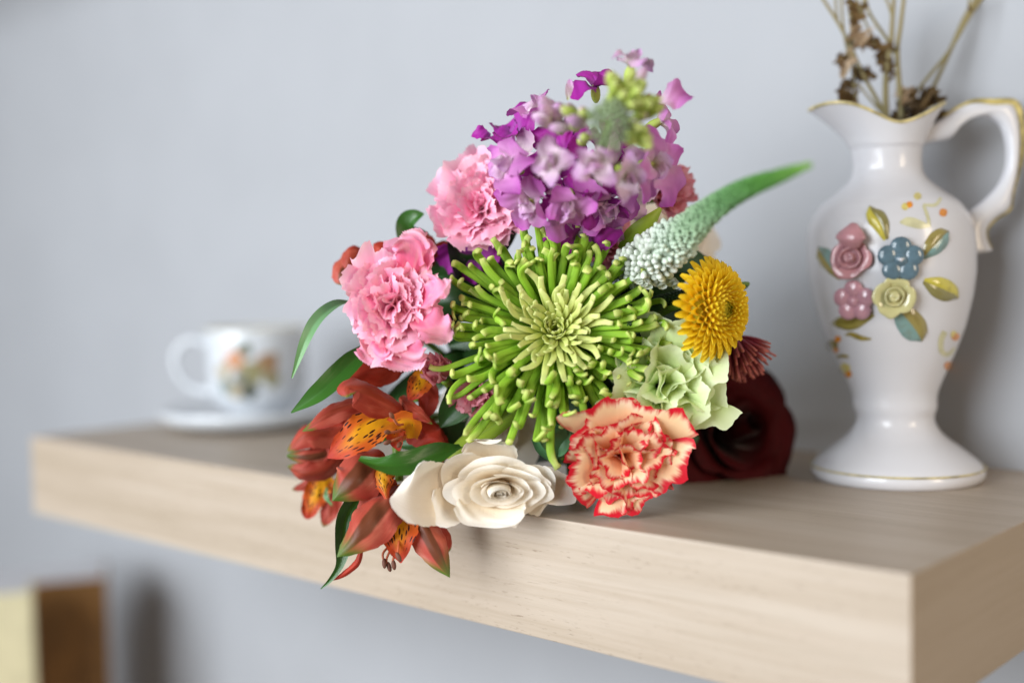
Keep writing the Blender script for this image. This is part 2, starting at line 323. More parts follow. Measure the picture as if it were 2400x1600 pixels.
def shelf(z, label):
    t = thing('floating_shelf', label, 'shelf', (-SX/2, SY/2, z-ST), 'floating oak shelves on the wall')
    P, f = box_geo(-SX, 0, 0, SY-.05, z-ST, z); P2 = P.copy()
    o = mesh('board', P, f, [m_wood, m_wood_end], t, smooth=False)
    for k in (3, 5): o.data.polygons[k].material_index = 1
    bevel(o, .05, 2); return t
shelf(0, 'pale oak floating shelf carrying the bouquet, the jug and the cup')

# ------------------------------------------------------------------ flower builders
BC = W(1270, 860, 47)
BD = nrm(np.array([-.74, .67, 0]))
BIND = BC+BD*14; BIND[2] = 2.3
_si = [0]
def stem(parent, p0, axis, r=.2, mat=None, wp=None):
    i = _si[0]; _si[0] += 1; a = i*2.4; rr = .35+.16*(i % 7)
    side = np.array([-BD[1], BD[0], 0]); b = BIND+side*rr*math.cos(a)*1.1+np.array([0, 0, 1])*rr*math.sin(a)
    e = BIND+BD*(7.5+(i % 5)*.6)-side*rr*2.2*math.cos(a)-np.array([0, 0, 1])*(.9+.8*rr*math.sin(a)); e[2] = max(e[2], r+.12)
    p0 = np.asarray(p0, float); q = p0-nrm(axis)*2.2
    if q[1] > -.6: q[2] = max(q[2], 1.)
    q2 = q*.45+b*.55; q2[2] = max(q2[2], 1.4)
    return tube('stem', [p0, q, q2, b, e], r, mat or m_stem, parent, ns=8, n=26)
def carn_petal(name, th0, th1, L, wmax, phi, ruf, kf, teeth, serr, mat, parent, F, o, seed, nu=47, nv=13, scl=(1, 1, 1), twist=0., r0=.12, bend=1.4, z0=0.):
    r = random.Random(seed); u = np.linspace(-1, 1, nu); v = np.linspace(0, 1, nv)
    ang = np.radians(th0+(th1-th0)*v**bend); ds = L/(nv-1)
    rho = r0+np.concatenate([[0], np.cumsum(np.sin(ang[:-1])*ds)]); z = z0+np.concatenate([[0], np.cumsum(np.cos(ang[:-1])*ds)])
    tz = np.array([(r.random()-.5) for _ in range(nu)]); zig = np.where(np.arange(nu) % 2 == 0, 1., -1.)*serr*(.25+1.1*np.abs(tz))+serr*1.2*tz+serr*1.3*smooth_rnd(u*9, seed+2, 3, 1.3)
    ve = v[:, None]*(1-.20*u[None]**2-.12*u[None]**6)+(v[:, None]**6)*zig[None]+ (v[:, None]**3)*.05*smooth_rnd(u[None]*3, seed, 3, 2.)
    wv = wmax*(.10+.90*(1-np.cos(np.pi*np.clip(v*.86+.05, 0, 1)))/2)
    X = np.interp(ve, np.linspace(0, 1.3, 40), np.interp(np.linspace(0, 1.3, 40), v, rho, right=None)+np.clip(np.linspace(0, 1.3, 40)-1, 0, 1)*L*math.sin(ang[-1]))
    Z = np.interp(ve, np.linspace(0, 1.3, 40), np.interp(np.linspace(0, 1.3, 40), v, z)+np.clip(np.linspace(0, 1.3, 40)-1, 0, 1)*L*math.cos(ang[-1]))
    A = np.interp(ve, v, ang)
    amp = ruf*v[:, None]**1.8
    d = amp*(np.sin(kf*np.pi*u[None]+r.random()*6.28)+.45*np.sin(2.3*kf*np.pi*u[None]+r.random()*6.28))+.22*wv[:, None]*(u[None]**2)*(v[:, None])*(1 if th1 < 60 else .4)
    Y = wv[:, None]*u[None]*(1-.1*np.abs(amp))
    X = X-d*np.cos(A); Z = Z+d*np.sin(A)
    if twist: X, Y = X+twist*Y*v[:, None], Y
    c, s = math.cos(phi), math.sin(phi)
    P = np.stack([X*c-Y*s, X*s+Y*c, Z], -1)
    return mesh(name, place(P.reshape(-1, 3), F, o, scl), gfaces(nv, nu), mat, parent, uvgrid(nv, nu))
def calyx(parent, o, F, L=1.6, r=.55, mat=None):
    P, f, uv = tube_geo([o-F[2]*L, o-F[2]*L*.75, o-F[2]*L*.25, o+F[2]*.25], [.25, r*.9, r, r*1.15], ns=10, n=10)
    return mesh('calyx', P, f, mat or m_stem, parent, uv)
def carnation(label, pos, axis, rad, n, mat, group=None, seed=1, spin=0., ruf=.2, serr=.05, th=(8, 104), scl=(1, 1, 1), kf=2.3, inner=.80, name='carnation', wk=.62, outer_mat=None, stemr=.2, cat='carnation', pw=.75):
    F = frame(axis, spin); o = np.asarray(pos)-F[2]*rad*.55
    t = thing(name, label, cat, o, group); r = random.Random(seed)
    for i in range(n):
        k = i/(n-1); L = rad*(inner+(1.12-inner)*k)*r.uniform(.92, 1.08)
        th1 = th[0]+(th[1]-th[0])*k**pw+r.uniform(-9, 9); phi = i*2.39996+r.uniform(-.25, .25)
        carn_petal('petal', -14+38*k, th1, L, rad*wk*r.uniform(.85, 1.15)*(.62+.42*k), phi, ruf*rad*r.uniform(.7, 1.3)*(.58-.22*k), kf*r.uniform(.8, 1.25), 9, serr, (outer_mat if outer_mat and k > .8 else mat), t, F, o, seed*100+i, scl=scl, r0=.08+.16*k*rad/3, twist=r.uniform(-.15, .15), z0=.0)
    calyx(t, o-F[2]*.3, F, rad*.45, rad*.17)
    stem(t, o-F[2]*rad*.5, F[2], stemr)
    return t
def rose_petal(rad, k, phi, hw, H, parent, F, o, mat, seed, scl=(1, 1, 1), open_=0., lip=.3, nu=25, nv=22, thick=0., name='petal'):
    r = random.Random(seed); u = np.linspace(-1, 1, nu)[None]; v = np.linspace(0, 1, nv)[:, None]
    vv = v*(1-.16*np.abs(u)**2.6-.05*u**2)+.014*v**4*smooth_rnd(u*2.2, seed, 3, 1.3)
    prof = np.clip(vv, 0, 1.1)**.72
    rho = rad*(.14+.86*prof*(.86+.14*prof))+open_*rad*.55*vv**2.4
    lipf = np.clip((vv-.80)/.20, 0, 1)
    rho = rho+lip*.7*rad*lipf**2*(1+.4*smooth_rnd(u*2, seed+3, 2, 1.))
    z = H*vv**.92-H*.30*lip*2.0*lipf**2.4-.24*open_*H*vv**3
    rho = rho*(1+.035*smooth_rnd(u*1.6+v*1.5, seed+1, 3, 1.0))-.05*rad*np.cos(u*math.pi)*vv+.06*rad*np.abs(u)**3*vv**1.5
    ph = phi+u*hw*(.35+.65*np.sin(np.clip(.15+v*.75, 0, 1)*math.pi*.62))+.10*k*v
    P = np.stack([rho*np.cos(ph), rho*np.sin(ph), z+.03*H*smooth_rnd(u*3+v, seed+9, 2, 1.)*v], -1)
    ob = mesh(name, place(P.reshape(-1, 3), F, o, scl), gfaces(nv, nu), mat, parent, uvgrid(nv, nu))
    if thick: solid(ob, thick)
    return ob
def rose(label, pos, axis, rad, mat, seed=1, spin=0., scl=(1, 1, 1), n=(3, 4, 4, 5, 5), name='rose', cat='rose', group=None, openness=1., H=None, skip=(), with_stem=True, sub=None, thick=0.):
    F = frame(axis, spin); H = H or rad*1.15; o = np.asarray(pos)-F[2]*H*.62
    if sub is None: t = thing(name, label, cat, o, group)
    else: t = sub
    r = random.Random(seed); nl = len(n); ix = 0
    for a, cnt in enumerate(n):
        k = a/(nl-1)
        for b in range(cnt):
            ix += 1
            if ix in skip: continue
            rr = rad*(.20+.66*k**.95)*r.uniform(.95, 1.06); ph = b*2*math.pi/cnt+a*1.1+r.uniform(-.2, .2)
            rose_petal(rr, k, ph, (1.25 if a < 2 else 1.0+.12*(1-k))*r.uniform(.92, 1.08)*(2*math.pi/cnt)/1.55, H*(1.0-.34*k)*r.uniform(.95, 1.04), t, F, o+F[2]*(-.03*b), mat, seed*77+ix, scl, open_=openness*(.02+.62*k**1.8), lip=(.03+.30*k**2)*openness, thick=thick)
    if sub is None:
        nn_ = 70; tt_ = np.linspace(0, 1, nn_); an = tt_*2*math.pi*2.6; rc = rad*(.02+.22*tt_); zc = H*(.72+.06*np.sin(an*1.3))
        cp = []
        for j in range(9):
            q = j/8; rj = rc*(.45+.55*math.sin(min(1, .25+q*.6)*math.pi))+rad*.02*q; cp.append(np.stack([rj*np.cos(an), rj*np.sin(an), H*.1+(zc+H*.32-H*.1)*q*(1+.02*np.sin(an*2.1))], -1))
        mesh('petal', place(np.array(cp).reshape(-1, 3), F, o, scl), gfaces(9, nn_), mat, t, uvgrid(9, nn_))
    if with_stem:
        calyx(t, o-F[2]*.3, F, rad*.3, rad*.2); stem(t, o-F[2]*rad*.3, F[2], .24)
    return t
def floret(name, pts, r0, mat, parent, hint, flat=.55, bulb=1.25, n=13, ns=7, base=.55):
    return tube(name, pts, [r0*base, r0*.8, r0, r0*1.03, r0, r0*.95, r0*bulb, r0*bulb*.8], mat, parent, ns=ns, n=n, flat=flat, hint=hint, groove=.42, jit=.3)

# ------------------------------------------------------------------ green spider chrysanthemum
def spider():
    ax = V(-.03, .20, 1); F = frame(ax); o = W(1302, 765, 45.3)-F[2]*2.0
    t = thing('spider_chrysanthemum', 'lime green spider chrysanthemum with hooked tubular petals in the middle of the bouquet', 'chrysanthemum', o)
    r = random.Random(5); N = 290
    for i in range(N):
        k = (i+.5)/N; ph = i*2.39996+r.uniform(-.12, .12); c, s = math.cos(ph), math.sin(ph)
        down = max(0, -s)
        if k < .34:                                                  # the pale tuft
            q = k/.34; L = (.55+1.75*q**.8)*r.uniform(.9, 1.12); th0 = 8+26*q; th1 = 20+58*q+r.uniform(-12, 12); n = 11
            a = np.radians(np.linspace(th0, th1, n)); a = a+np.radians(np.clip(np.linspace(-1.6, 1, n), 0, 1)*(r.uniform(-60, -10) if q < .3 else r.uniform(-40, 20)))
            start = .10+.45*q; z0 = 1.15-.35*q; mat = m_green_in; rw = .10+.055*q; fl = .26; bulb = .8
        else:
            q = (k-.34)/.66; L = (2.85+1.8*q**.9+.45*down*q)*r.uniform(.88, 1.08); L *= 1-.26*max(0, min(1, (-s-.15)*2))*max(0, min(1, (c+.05)*3)); th0 = 38+26*q; th1 = 76+24*q+r.uniform(-9, 9); n = 23
            hs = r.uniform(.70, .86); a = np.radians(np.linspace(th0, th1, n))
            hook = np.clip((np.linspace(0, 1, n)-hs)/(1-hs), 0, 1)
            a = a-np.radians(hook*r.choice([15, 50, 100, 140, 180, 120]))
            start = .5; z0 = .75-.55*q; mat = m_green; rw = r.uniform(.135, .180); fl = .66; bulb = r.uniform(.8, 1.1)
        ds = L/(n-1); x_ = np.linspace(0, 1, n)
        b = np.clip((x_-(hs if k >= .34 else .6))/.3, 0, 1)**1.3*r.choice([-1, 1])*r.uniform(0, 1.5 if k >= .34 else .7)+r.uniform(-.12, .12)*x_
        rho = start+np.cumsum(np.sin(a)*np.cos(b)*ds); z = z0+np.cumsum(np.cos(a)*np.cos(b)*ds); side = np.cumsum(np.sin(b)*ds)
        P = np.stack([rho*c-side*s, rho*s+side*c, z], -1)
        floret('floret', place(P, F, o), rw, mat, t, F[2], flat=fl, bulb=bulb, n=n+3, ns=10)
    ell('receptacle', o+F[2]*.35, F, .95, .95, .75, m_green_in, t)
    stem(t, o, F[2], .3)
spider()

# ------------------------------------------------------------------ carnations
carnation('frilly pink carnation at the left of the green spider chrysanthemum, above the orange lilies', W(925, 712, 45.6), V(.10, .10, 1), 2.22, 34, m_pink, 'pink carnations in the bouquet', 3, 0, ruf=.19, serr=.022, scl=(.86, 1.06, 1), kf=1.25, wk=.95, th=(4, 100), pw=.6)
lc = [o for o in col.objects if o.name.startswith('carnation') and 'left of the green' in o.get('label', '')][0]
for pts, wd, h, sd in (
    ([(955, 640, 45.6), (962, 590, 45.0), (958, 560, 44.7), (945, 542, 44.8)], (.45, .8, .95, .7), (.1, .2, 1), 1), ([(985, 640, 45.8), (1000, 600, 45.4), (998, 575, 45.2), (992, 560, 45.2)], (.3, .55, .6, .35), (-.5, .1, 1), 2),
    ([(975, 720, 45.4), (1010, 690, 44.8), (1035, 665, 44.6), (1050, 650, 44.8)], (.4, .7, .8, .5), (-.4, .5, .9), 3), ([(975, 745, 45.2), (1005, 760, 44.7), (1030, 785, 44.6), (1035, 812, 44.8)], (.5, .85, .95, .6), (.1, .5, .9), 4),
    ([(940, 780, 45.5), (945, 820, 45.0), (950, 850, 44.9), (952, 872, 45.1)], (.5, 1.0, 1.15, .95), (0, .3, 1), 5), ([(890, 775, 45.5), (880, 815, 45.1), (874, 842, 45.0), (872, 860, 45.1)], (.4, .8, .9, .7), (-.1, .3, 1), 6)):
    ribbon('petal', [W(*p) for p in pts], [.8*q for q in wd], m_pink, lc, hint=V(*h), cup=.22, ruf=.26, rk=3., nu=27, nv=22, seed=sd, edge=.08, rnd=.3, teeth=.10)
carnation('frilly pink carnation under the purple stock flowers', W(1126, 478, 48.6), V(-.12, .30, 1), 2.2, 34, m_pink, 'pink carnations in the bouquet', 8, 1.3, ruf=.19, serr=.022, kf=1.25, wk=.95, th=(4, 100), pw=.6)
carnation('cream carnation with red picotee edges resting on the shelf beside the white rose', W(1460, 1070, 45.2), V(.06, -.05, 1), 2.42, 17, m_stripe, None, 12, .9, ruf=.13, serr=.012, kf=.9, wk=1.05, th=(8, 96), pw=.55)
carnation('pale green carnation between the yellow button flower and the red edged carnation', W(1560, 902, 46.1), V(.10, .06, 1), 2.4, 17, m_gcarn, None, 23, .2, ruf=.22, serr=.010, kf=1.1, wk=1.2, th=(4, 86), pw=.55)
carnation('small dusty pink carnation behind the top of the green spider chrysanthemum', W(1425, 572, 49.0), V(.1, .3, 1), 1.4, 20, m_bud_pink, 'small pink spray carnations', 31, ruf=.2, serr=.05, kf=1.3, wk=.85, th=(5, 80), name='spray_carnation')
carnation('small half open pink carnation over the white rose', W(1118, 925, 47.4), V(.05, -.25, 1), 1.2, 15, m_bud_pink, 'small pink spray carnations', 33, ruf=.16, serr=.04, kf=1.2, wk=.85, th=(4, 55), name='spray_carnation')
carnation('tight pink carnation bud between the left pink carnation and the spider chrysanthemum', W(1026, 868, 46.6), V(-.35, .5, .75), 1.15, 13, m_bud_pink, 'small pink spray carnations', 35, ruf=.07, serr=.035, kf=1.1, wk=.7, th=(-12, 8), name='spray_carnation')
carnation('coral pink carnation peeping out right of the purple stock', W(1562, 450, 49.5), V(.5, .1, .8), 1.55, 18, m_bud_pink, 'small pink spray carnations', 37, ruf=.14, serr=.035, kf=1.2, wk=.85, th=(5, 45), name='spray_carnation')

# ------------------------------------------------------------------ roses
def z5(x, y, d): return W(900+x/4.356, 940+y/4.356, d)
def c5(q): return q/4.356*45.5/FPX
wr = rose('creamy white rose hanging over the front edge of the shelf', W(1172, 1148, 45.2), V(.02, -.08, 1), 1.75, m_cream, 11, 0, scl=(1.26, .68, 1), H=2.35, n=(2, 3, 4, 5, 5), openness=.42)
for pts, wd, h, kw in (
    ([(900, 960, 46.6), (650, 940, 46.0), (420, 940, 45.0), (250, 910, 44.4), (160, 860, 44.5)], (150, 290, 340, 320, 260), (.5, .1, 1), dict(cup=.35)),
    ([(1080, 860, 46.9), (1090, 700, 46.8), (1080, 520, 46.3), (1070, 400, 45.7), (1070, 400, 45.2), (1070, 440, 45.1)], (160, 260, 300, 290, 250, 190), (0, -.35, 1), dict(cup=.22, rnd=.5)),
    ([(1000, 880, 46.7), (860, 760, 46.4), (720, 690, 45.7), (600, 650, 45.2)], (180, 270, 260, 200), (.3, -.3, 1), dict(cup=.3)),
    ([(1300, 900, 46.6), (1480, 880, 46.3), (1650, 910, 46.0), (1735, 940, 45.9)], (160, 260, 270, 210), (-.4, .0, 1), dict(cup=.35)),
    ([(1400, 880, 46.9), (1600, 850, 46.6), (1800, 930, 46.2), (1960, 1020, 46.2)], (120, 210, 200, 110), (-.2, .5, 1), dict(cup=.2, twist=(0, 10, 25))),
    ([(1120, 960, 46.2), (1090, 1080, 45.3), (1070, 1200, 44.6), (1065, 1290, 44.6)], (180, 330, 370, 330), (0, .5, 1), dict(cup=.25, rnd=.36)),
    ([(1230, 980, 46.0), (1270, 1080, 45.2), (1310, 1180, 44.7), (1340, 1290, 44.7)], (150, 200, 150, 40), (-.1, .5, 1), dict(cup=.2)),
    ([(820, 1000, 46.4), (700, 1060, 45.8), (580, 1110, 45.2), (470, 1140, 45.2)], (150, 210, 220, 170), (.3, .5, 1), dict(cup=.3)),
    ([(700, 1050, 47.0), (600, 1180, 46.8), (540, 1290, 46.8)], (120, 130, 40), (0, .3, 1), dict(cup=.2))):
    ribbon('petal', [z5(*p) for p in pts], [c5(q) for q in wd], m_cream, wr, hint=V(*h), nu=21, nv=26, seed=len(wr.children), ruf=.03, edge=.015, **{'rnd': .28, **kw})
rose('dark red rose lying on the shelf between the bouquet and the jug', W(1730, 1005, 54), V(.35, .25, .9), 3.0, m_red, 6, .3, scl=(1., .95, 1))
rose('pale cream rose half hidden behind the white veronica spike', W(1580, 545, 53), V(.3, .5, .7), 2.2, m_cream, 9, .3, n=(3, 4, 4, 4))
rose('cream rose almost hidden above the white rose under the spider chrysanthemum', W(1140, 1000, 49.2), V(-.1, -.1, 1), 1.9, m_cream, 10, .3, n=(3, 4, 4, 4))

# ------------------------------------------------------------------ yellow button chrysanthemum
def button():
    ax = V(.68, -.02, .74); F = frame(ax, .3); o = W(1688, 726, 45.4)-F[2]*.5
    t = thing('button_chrysanthemum', 'round golden yellow button chrysanthemum at the right side of the bouquet', 'chrysanthemum', o)
    r = random.Random(3); N = 250; Rr = 1.74
    for i in range(N):
        k = math.sqrt((i+.5)/N); ph = i*2.39996; c, s = math.cos(ph), math.sin(ph); n = 6
        L = (.16+.62*k**1.3)*r.uniform(.92, 1.08); w_ = .05+.135*k; lean = math.radians(-38*(1-k)+96*k**1.7+r.uniform(-5, 5))
        rho0 = Rr*.84*k; z0 = .78*(1-k**2.4); v = np.linspace(0, 1, n)[:, None]; u = np.linspace(-1, 1, 5)[None]
        an = lean-.5*v*(1-k)+.25*v*k; rho = rho0+np.sin(an)*L*v; z = z0+np.cos(an)*L*v
        ww = w_*np.sin((.22+.66*v)*math.pi)**.8; d = ww*1.05*u**2*(1-.2*v)
        X = rho-d*np.cos(an); Z = z+d*np.sin(an); Y = ww*u
        P = np.stack([X*c-Y*s, X*s+Y*c, Z], -1)
        mesh('floret', place(P.reshape(-1, 3), F, o), gfaces(n, 5), m_yellow_in if k < .3 else m_yellow, t, uvgrid(n, 5))
    ell('receptacle', o+F[2]*.1, F, 1.5, 1.5, .62, m_yellow_in, t); stem(t, o, F[2], .16)
button()

# ------------------------------------------------------------------ veronica spike
def veronica():
    pts = [W(1475, 628, 46.9), W(1540, 598, 45.3), W(1604, 545, 43.6), W(1665, 492, 41.8), W(1740, 446, 39.9), W(1820, 415, 38.2), W(1905, 384, 36.8)]
    t = thing('veronica_spike', 'white and green veronica spike curving up to a green tip towards the jug', 'veronica', pts[0])
    n = 120; c = spline(pts, n); tg = np.gradient(c, axis=0); tg /= np.linalg.norm(tg, axis=1)[:, None]
    rad = np.interp(np.linspace(0, 1, n), [0, .12, .25, .38, .5, .7, .88, 1], [.66, .84, .80, .60, .46, .34, .21, .06])
    tube('spike_core', c[::6], [float(v) for v in rad[::6]*.72], m_ver_g, t, ns=12, n=50)
    r = random.Random(2); J = Join(); J2 = Join(); cnt = 0; i = 0; s = 0.
    while s < n-2:
        k = int(s); fr = k/n; size = np.interp(fr, [0, .2, .35, .6, 1], [.175, .15, .10, .065, .035])*r.uniform(.85, 1.15)
        h = nrm(np.cross(tg[k], [.3, .2, .9])); b = np.cross(tg[k], h); a = i*2.39996
        d = h*math.cos(a)+b*math.sin(a); rr = rad[k]*r.uniform(.9, 1.06)
        p = c[k]+d*rr*(.92 if fr > .3 else r.uniform(.82, 1.12))+tg[k]*r.uniform(-.08, .08); ax = nrm(d+tg[k]*(.5+.8*fr)); F = frame(ax, a)
        L = size*(1.55 if fr < .3 else 1.3)
        if fr < .26 and r.random() < .14: pass
        elif fr < .24 and cnt < 290: ell('bud', p, F, size*r.uniform(.85, 1.1), size*r.uniform(.85, 1.1), L, m_ver_w, t, 8, 6); cnt += 1
        else: Pq, fq, uq = ell_geo(p, F, size, size, L, 6, 5); uq = np.full_like(uq, fr); (J if fr < .50 else J2).add(Pq, fq, uq)
        circ = 2*math.pi*rad[k]; per = max(3., circ/(size*1.75)); i += 1
        s += (size*1.6)/per/ (np.linalg.norm(c[k+1]-c[k]) if k+1 < n else .1)
    a = J.out('upper_buds', m_ver_g, t); a['kind'] = 'stuff'; a = J2.out('tip_buds', m_ver_g, t); a['kind'] = 'stuff'
    for q in range(9):                                              # few open bells under the spike
        a = q*.7; p = W(1500+q*10, 640+6*(q % 3), 45.6+.1*q); ax = V(-.2+.05*q, -.8, .5); F = frame(ax)
        P, f, uv = tube_geo([p, p+ax*.2, p+ax*.42], [.06, .13, .2], ns=8, n=6, caps=False); mesh('bell', P, f, m_ver_w, t, uv)
    stem(t, pts[0], nrm(pts[1]-pts[0]), .16)
    # dark unopened spikes
    for nm, pp, lab in ((0, [W(1470, 640, 47.5), W(1473, 700, 46.6), W(1478, 762, 45.4)], 'short dark green veronica bud spike hanging over the right of the spider chrysanthemum'),
                        (1, [W(1640, 690, 47.8), W(1570, 700, 47.2), W(1500, 712, 47.6)], 'dark green veronica bud spike lying behind the yellow button chrysanthemum')):
        t2 = thing('veronica_bud_spike', lab, 'veronica', pp[0], 'unopened veronica spikes'); J = Join(); c = spline(pp, 60); tg = np.gradient(c, axis=0); tg /= np.linalg.norm(tg, axis=1)[:, None]
        for i in range(260):
            k = int(i/260*58); rr = .32*(1-.75*k/60); h = nrm(np.cross(tg[k], [.3, .2, .9])); b = np.cross(tg[k], h); a = i*2.39996; d = h*math.cos(a)+b*math.sin(a)
            J.add(*ell_geo(c[k]+d*rr, frame(nrm(d+tg[k]*.7)), .06, .06, .1, 5, 4))
        q = J.out('buds', m_ver_d, t2); q['kind'] = 'stuff'; tube('spike_core', pp, [.3, .2, .06], m_ver_d, t2, n=14); stem(t2, pp[0], nrm(c[1]-c[0]), .1)
veronica()

# ------------------------------------------------------------------ purple stock
def stock():
    base = W(1380, 430, 49); tipp = W(1432, 285, 40.2); ax = nrm(tipp-base)
    t = thing('stock_spike', 'purple and lilac stock flower spike with green buds at the top of the bouquet', 'stock', base)
    tube('stem', [base-ax*6, base, base*.5+tipp*.5, tipp], [.26, .26, .2, .12], m_stem, t)
    r = random.Random(4)
    def petal_(p, d, L, wd, mat, seed, up):
        """crinkled rounded petal growing from p in direction d, its face towards `up`"""
        d = nrm(d); e = nrm(up-d*(up@d)); rr = random.Random(seed)
        pts = [p, p+d*L*.35+e*L*.10, p+d*L*.72+e*L*.06, p+d*L*1.08-e*L*rr.uniform(-.15, .55)]
        ribbon('petal', pts, [wd*.18, wd*.5, wd*.95, wd*1.08, wd*.82, wd*.35], mat, t, hint=e, cup=rr.uniform(-.25, .35), ruf=.22, rk=1.6, nu=13, nv=18, seed=seed, edge=.07, twist=(rr.uniform(-30, 30), rr.uniform(-30, 30), rr.uniform(-70, 70)))
    def flo(px, py, dp, out, size, mat, n=5, a0=0., spread=75, inner=None):
        p = W(px, py, dp); F = frame(out, a0)
        for i in range(n):
            a = i*2*math.pi/n+r.uniform(-.3, .3); th = math.radians(spread+r.uniform(-20, 15)); d = F[0]*math.cos(a)*math.sin(th)+F[1]*math.sin(a)*math.sin(th)+F[2]*math.cos(th)
            petal_(p, d, size*r.uniform(.85, 1.15), size*.43*r.uniform(.8, 1.15), mat, r.randrange(10**6), F[2])
        if inner:
            for i in range(inner):
                a = r.uniform(0, 6.28); th = math.radians(r.uniform(5, 40)); d = F[0]*math.cos(a)*math.sin(th)+F[1]*math.sin(a)*math.sin(th)+F[2]*math.cos(th)
                petal_(p+F[2]*.15, d, size*.62*r.uniform(.8, 1.1), size*.26, m_stock_pale, r.randrange(10**6), F[0])
        ell('bud', p-F[2]*.25, F, .2, .2, .42, m_bud_green, t, 10, 8)
    for a in ((1200, 395, 44.6, V(-.7, .1, .7), 1.35, m_stock, 5, .2, 72, 3), (1248, 470, 45.0, V(-.35, -.5, .8), 1.3, m_stock, 4, .9, 70, 3),
              (1335, 468, 44.6, V(-.1, -.75, .7), 1.15, m_stock, 4, .3, 60, 4), (1425, 470, 45.4, V(.2, -.8, .6), 1.5, m_stock, 5, 1.2, 62, 3),
              (1525, 385, 44.5, V(.75, -.1, .65), 1.45, m_stock, 5, .5, 75, 2), (1215, 315, 47.2, V(-.7, .55, .4), 1.4, m_stock_dark, 5, .4, 70, 0),
              (1265, 268, 45.8, V(-.5, .7, .5), 1.05, m_stock, 4, .1, 60, 3), (1395, 205, 45.8, V(-.1, .9, .5), 1.15, m_stock_dark, 4, .7, 70, 0),
              (1478, 160, 43.6, V(.2, .9, .45), .95, m_stock_pale, 4, .2, 60, 2), (1545, 285, 45.6, V(.85, .4, .4), 1.35, m_stock, 4, .9, 70, 0),
              (1298, 385, 42.6, V(-.45, .1, .9), .85, m_stock_pale, 4, .3, 50, 4), (1395, 375, 41.9, V(-.05, -.5, .9), .9, m_stock_pale, 4, .6, 50, 4),
              (1462, 405, 42.9, V(.35, -.5, .85), .95, m_stock_pale, 4, .1, 55, 3), (1300, 290, 43.2, V(-.5, .5, .8), .75, m_stock_pale, 4, .3, 35, 2),
              (1365, 545, 46.8, V(.0, -.7, .6), 1.5, m_stock_dark, 5, .3, 70, 0), (1120, 600, 49.6, V(-.3, -.3, .9), 1.6, m_stock_dark, 5, .3, 80, 0),
              (1440, 330, 46, V(.3, .5, .8), 1.2, m_stock_dark, 5, .3, 70, 0), (1330, 350, 46.5, V(-.3, .4, .8), 1.3, m_stock_dark, 5, .7, 70, 0)):
        a = list(a); a[2] -= max(0, 45.2-a[2])*.35; flo(*a)
    for i in range(13):
        a = i*2.39996; k = math.sqrt((i+.5)/13); px = 1360+150*k*math.cos(a); py = 425+95*k*math.sin(a)
        flo(px, py, 46.4-1.8*(1-k)+r.uniform(-.5, .5), V((px-1375)/160, (385-py)/160, .9), r.uniform(.95, 1.3), r.choice((m_stock, m_stock_dark, m_stock_pale, m_stock_pale)), 4, r.uniform(0, 3), 66, 1)
    P0 = W(1590, 262, 43.4); petal_(W(1540, 240, 44), V(.9, .2, .2), 1.25, .55, m_stock, 17, V(-.2, .3, .9))
    petal_(W(1330, 235, 44.4), V(.1, .8, .3), .75, .16, m_stock_pale, 18, V(0, 0, 1)); petal_(W(1150, 318, 47.5), V(-.8, .1, .2), .7, .3, m_stock_dark, 19, V(0, .3, 1))
    for px, py, dp, s_, m in ((1352, 285, 41.3, .50, m_stock_pale), (1335, 262, 41.6, .42, m_bud_green), (1372, 268, 41.4, .40, m_bud_green), (1440, 208, 41.2, .40, m_bud_green), (1465, 200, 41.5, .36, m_bud_green),
                              (1490, 222, 41., .42, m_bud_green), (1458, 228, 40.6, .36, m_bud_green), (1512, 250, 41.2, .40, m_bud_green), (1478, 250, 40.6, .34, m_bud_green), (1532, 262, 41.6, .30, m_bud_green), (1487, 300, 40.7, .44, m_bud_green), (1508, 322, 41.2, .46, m_bud_green),
                              (1478, 330, 41, .38, m_bud_green), (1500, 275, 41.6, .36, m_stock_pale), (1310, 300, 42.2, .38, m_stock_pale), (1270, 275, 43.2, .4, m_stock_pale), (1500, 180, 42.6, .42, m_stock_pale)):
        dp -= 1.6; p = W(px, py, dp); d = nrm((p-W(1432, 285, 40.4))*1.0+ax*.9); F = frame(d, r.random()*6); ell('bud', p, F, s_*.52, s_*.52, s_, m, t, 10, 8)
    for i in range(44):
        a = math.radians(r.uniform(-50, 110)); k = r.uniform(.5, 1.2); px, py = 1445+75*k*math.cos(a), 272-85*k*math.sin(a); s_ = r.uniform(.26, .42)
        p = W(px, py, 39.8+r.uniform(-.4, 1.2)); ell('bud', p, frame(nrm(p-W(1432, 285, 41)+ax*.5), r.random()*6), s_*.5, s_*.5, s_, m_bud_green, t, 10, 8)
    for i in range(22):
        px, py = r.uniform(1262, 1385), r.uniform(235, 335); s_ = r.uniform(.36, .52); p = W(px, py, r.uniform(41, 43))
        ell('bud', p, frame(nrm(p-W(1390, 330, 44)+ax*.4), r.random()*6), s_*.46, s_*.46, s_, r.choice((m_stock_pale, m_stock_pale, m_bud_green)), t, 10, 8)
    for i in range(46):
        k = math.sqrt((i+.5)/46); a = i*2.39996; F = frame(ax); p = W(1428, 292, 38.8)+F[0]*math.cos(a)*k*.72+F[1]*math.sin(a)*k*.85+ax*.4*(1-k*k); d = nrm(ax+(F[0]*math.cos(a)+F[1]*math.sin(a))*k*.9)
        ell('bud', p, frame(d), .11, .11, .2, m_sage, t, 7, 6)
stock()

